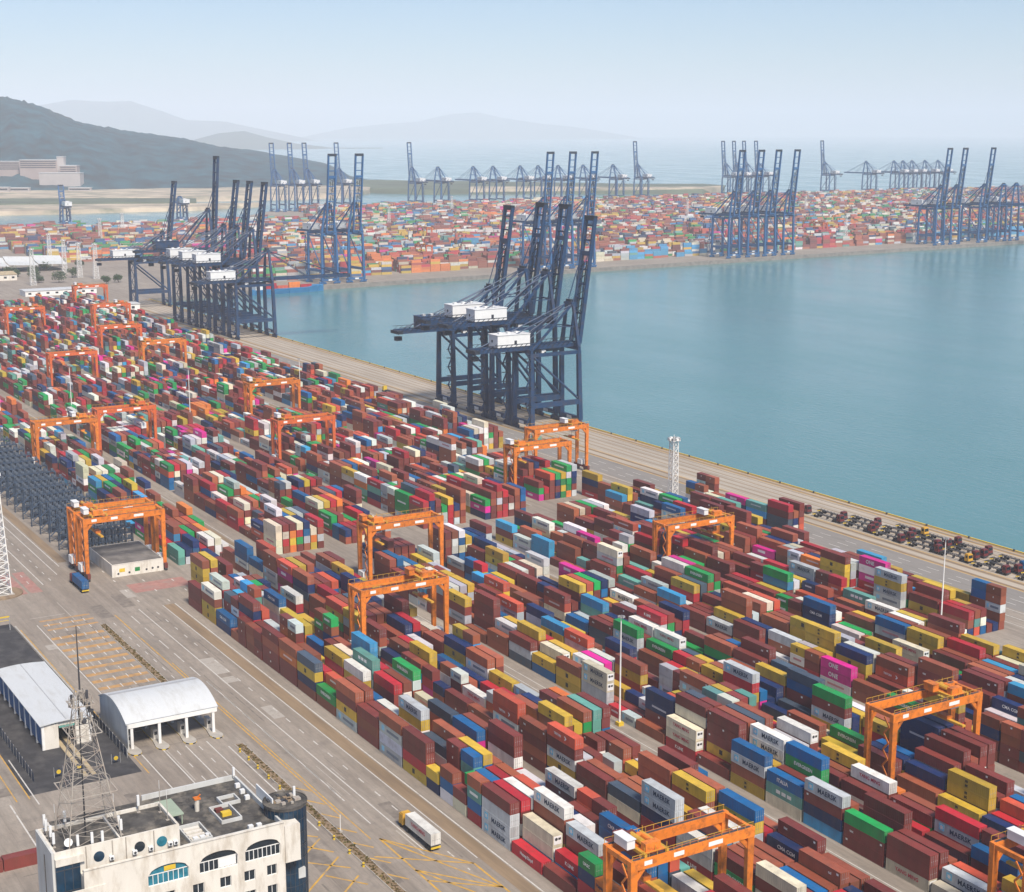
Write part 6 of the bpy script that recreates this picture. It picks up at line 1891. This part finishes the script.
# ------------------------------------------------------------------ ship, fenders and small things along the quays
t = thing('cargo_ship', 'small blue cargo ship carrying red and orange boxes at the far quay corner', 'ship', (far_x(600) + 10.5, 596, -4.6), math.pi / 2 + fa)
mb = MB()
secs = [(-40, 3.2), (-36, 5.2), (-28, 6.2), (0, 6.4), (22, 6.2), (32, 4.6), (38, 2.2), (41, .3)]
for (xa, wa), (xb, wb_) in zip(secs, secs[1:]):
    lo = [(xa, -wa * .8, -1), (xb, -wb_ * .7, -1), (xb, wb_ * .7, -1), (xa, wa * .8, -1)]; hi = [(xa, -wa, 5.0), (xb, -wb_, 5.0 + (1.6 if xb > 30 else 0)), (xb, wb_, 5.0 + (1.6 if xb > 30 else 0)), (xa, wa, 5.0 + (1.6 if xa > 30 else 0))]
    mb.hexa(lo, hi)
mb.build('hull', M['ship_blue'], t)
mb = MB(); mb.box(-36, -4.4, 5.0, -28, 4.4, 13); mb.box(-35, -5.4, 11, -29, 5.4, 13.2); mb.build('bridge', M['crane_white'], t)
mb = MB(); mb.box(-28.0, -4.6, 11.4, -27.9, 4.6, 12.5); mb.build('bridge_window', M['glass_dark'], t)
mb = MB(); mb.tube((-33.5, 0, 13.2), (-33.5, 0, 16.5), 1.0, 10, .8); mb.build('funnel', M['ship_blue'], t)
for k, (x, key, h) in enumerate(((-24, 'R', 2), (-11, 'F', 1), (2, 'O', 2), (15, 'R', 1))):
    for q in range(h):
        a = math.pi / 2 + fa; p = Vector((x, -1.2, 0)); px = far_x(600) + 10.5 + p.x * math.cos(a) - p.y * math.sin(a); py = 596 + p.x * math.sin(a) + p.y * math.cos(a)
        loose_container(px, py, .45 + q * CH, key, f'{PAINT[key][1]} container on the blue ship, {["first", "second", "third", "fourth"][k]} bay from the bridge, {["lower", "upper"][q]} one', rz=a)
# pile heads under the far quay read as dark gaps with pale fenders
fnd = None
k = 0
for y in np.arange(575, 2000, 9.0):
    k += 1
    if fnd is None:
        fb = MB(); fb.box(0, -2.8, -4.7, .8, 2.8, -.9); fnd = fb.mesh('quay_fender', M['rubber'])
    if not in_view(far_x(y), y, 0, 10): continue
    o = bpy.data.objects.new('quay_fender', fnd); C.objects.link(o); o.location = (far_x(y), y, 0)
    tag(o, 'dark fender panel on the face of the far quay wall', 'fender', 'black fenders on the far quay wall')
bo = None; k = 0
for x in np.arange(-1080, -300, 22.0):
    if not in_view(x, 445.6, 0, 5): continue
    k += 1
    if bo is None:
        bb = MB(); bb.tube((0, 0, 0), (0, 0, .55), .3, 10, .22); bb.tube((0, 0, .55), (0, 0, .85), .45, 10, .4); bo = bb.mesh('mooring_bollard', M['steel_dark'])
    o = bpy.data.objects.new('mooring_bollard', bo); C.objects.link(o); o.location = (x, 446.9 - 1.2, 0.0)
    tag(o, 'dark mooring bollard on the edge of the near quay', 'bollard', 'mooring bollards on the near quay edge')

# ------------------------------------------------------------------ low buildings at the far end, hotel on the hill
def hall(x0, x1, y0, y1, h, name, label, rm, wm, rise=2.0):
    t = thing(name, label, 'building', ((x0 + x1) / 2, (y0 + y1) / 2, 0))
    w, l = (x1 - x0) / 2, (y1 - y0) / 2
    mb = MB(); mb.box(-w, -l, 0, w, l, h); mb.build('wall', wm, t)
    mb = MB(); e = .6
    for a, b, za, zb in ((-w - e, 0, h, h + rise), (0, w + e, h + rise, h)):
        mb.hexa(((a, -l - e, za), (b, -l - e, zb), (b, l + e, zb), (a, l + e, za)), ((a, -l - e, za + .3), (b, -l - e, zb + .3), (b, l + e, zb + .3), (a, l + e, za + .3)))
    mb.build('roof', rm, t)
    n = int(l / 4)
    for k in range(n):
        y = -l + (k + .5) * 2 * l / n; m_ = MB(); m_.box(w, y - 1.4, h * .35, w + .05, y + 1.4, h * .7); m_.build('window', M['glass_dark'], t)
    return t
hall(-1690, -1652, 330, 386, 6, 'warehouse', 'low warehouse with tan roof under the white canopy at far left', M['tan'], M['cream_wall'])
hall(-1500, -1478, 352, 420, 5, 'yard_office', 'long white flat building at the far end of the stacks', M['roof_white'], M['white_paint'], .4)
hall(-1860, -1846, 486, 560, 5, 'warehouse', 'thin white roofed building behind the lattice towers', M['roof_white'], M['grey_wall'], .6)
hall(-1330, -1312, 398, 410, 6, 'yard_office', 'small white flat building beside the quay road at the yard end', M['roof_white'], M['white_paint'], .3)
t = thing('canopy', 'large white tensioned canopy on slim masts at far left', 'canopy', (-1770, 405, 0))
mb = MB()
for k in range(4):
    y = -70 + k * 32
    for (xa, za), (xb, zb) in zip(((-28, 9), (-14, 11), (0, 16), (14, 11)), ((-14, 11), (0, 16), (14, 11), (30, 8.5))):
        mb.hexa(((xa, y, za), (xb, y, zb), (xb, y + 32, zb - 1.5), (xa, y + 32, za - 1.5)), ((xa, y, za + .3), (xb, y, zb + .3), (xb, y + 32, zb - 1.2), (xa, y + 32, za - 1.2)))
mb.build('membrane', M['roof_white'], t)
for k in range(5):
    mb = MB(); mb.tube((0, -70 + k * 31.8, 0), (0, -70 + k * 31.8, 15), .4, 8); mb.build('mast', M['white_paint'], t)
for k in range(5):
    mb = MB(); mb.tube((26, -70 + k * 31.8, 0), (26, -70 + k * 31.8, 8.5), .3, 8); mb.build('post', M['white_paint'], t)

M['far_wall'] = mat('far_wall', (0.34, 0.27, 0.245), 0.8, 0.08, 0.05)
M['far_wall2'] = mat('far_wall_pale', (0.40, 0.36, 0.34), 0.8, 0.08, 0.05)
hb = rays_world(38, 0, 4190)
t = thing('hillside_building', 'long pale pink building with a square tower on the hillside', 'building', (hb.x, hb.y, 0), YAW)
for nm, x0, x1, y0, y1, z0, z1, m_ in (('west_wing', -100, -40, 40, 70, -4, 76, 'far_wall'), ('main_block', -34, 62, 20, 55, -4, 80, 'far_wall'), ('stair_tower', 62, 80, 24, 44, -4, 88, 'far_wall2'), ('east_wing', 72, 116, 10, 40, -4, 66, 'far_wall'), ('terrace', 30, 135, -30, 5, -4, 48, 'far_wall2'), ('end_pavilion', -140, -108, 40, 66, -4, 66, 'far_wall2')):
    mb = MB(); mb.box(x0, y0, z0, x1, y1, z1); w_ = mb.build(nm, M[m_], t)
    rb = MB(); rb.box(x0 - 1, y0 - 1, z1, x1 + 1, y1 + 1, z1 + 1.2); rb.build('roof', M['roof_white'], w_)
    if nm in ('west_wing', 'main_block', 'east_wing'):
        wb_ = MB()
        for z in np.arange(z1 - 20, z1 - 2, 5.0): wb_.box(x0 + 2, y0 - .3, z, x1 - 2, y0 - .05, z + 2.2)
        wb_.build('window_band', M['glass_dark'], w_)
lowb = [(8, 4030, 40, 12, 'first'), (24, 4040, 60, 10, 'second'), (86, 4030, 55, 9, 'third')]
for px_, d_, w, h, o_ in lowb:
    p = rays_world(px_, 0, d_)
    t = thing('hillside_house', f'pale low house at the foot of the hill, {o_} from left', 'building', (p.x, p.y, 6), YAW, 'low houses at the foot of the hill')
    mb = MB(); mb.box(-w / 2, -8, -4, w / 2, 8, h); mb.build('wall', M['far_wall2'], t)
    mb = MB(); mb.box(-w / 2 - .8, -8.8, h, w / 2 + .8, 8.8, h + .8); mb.build('roof', M['roof_white'], t)
    mb = MB(); mb.box(-w / 2 + 2, -8.3, h * .4, w / 2 - 2, -8.05, h * .75); mb.build('window_band', M['glass_dark'], t)
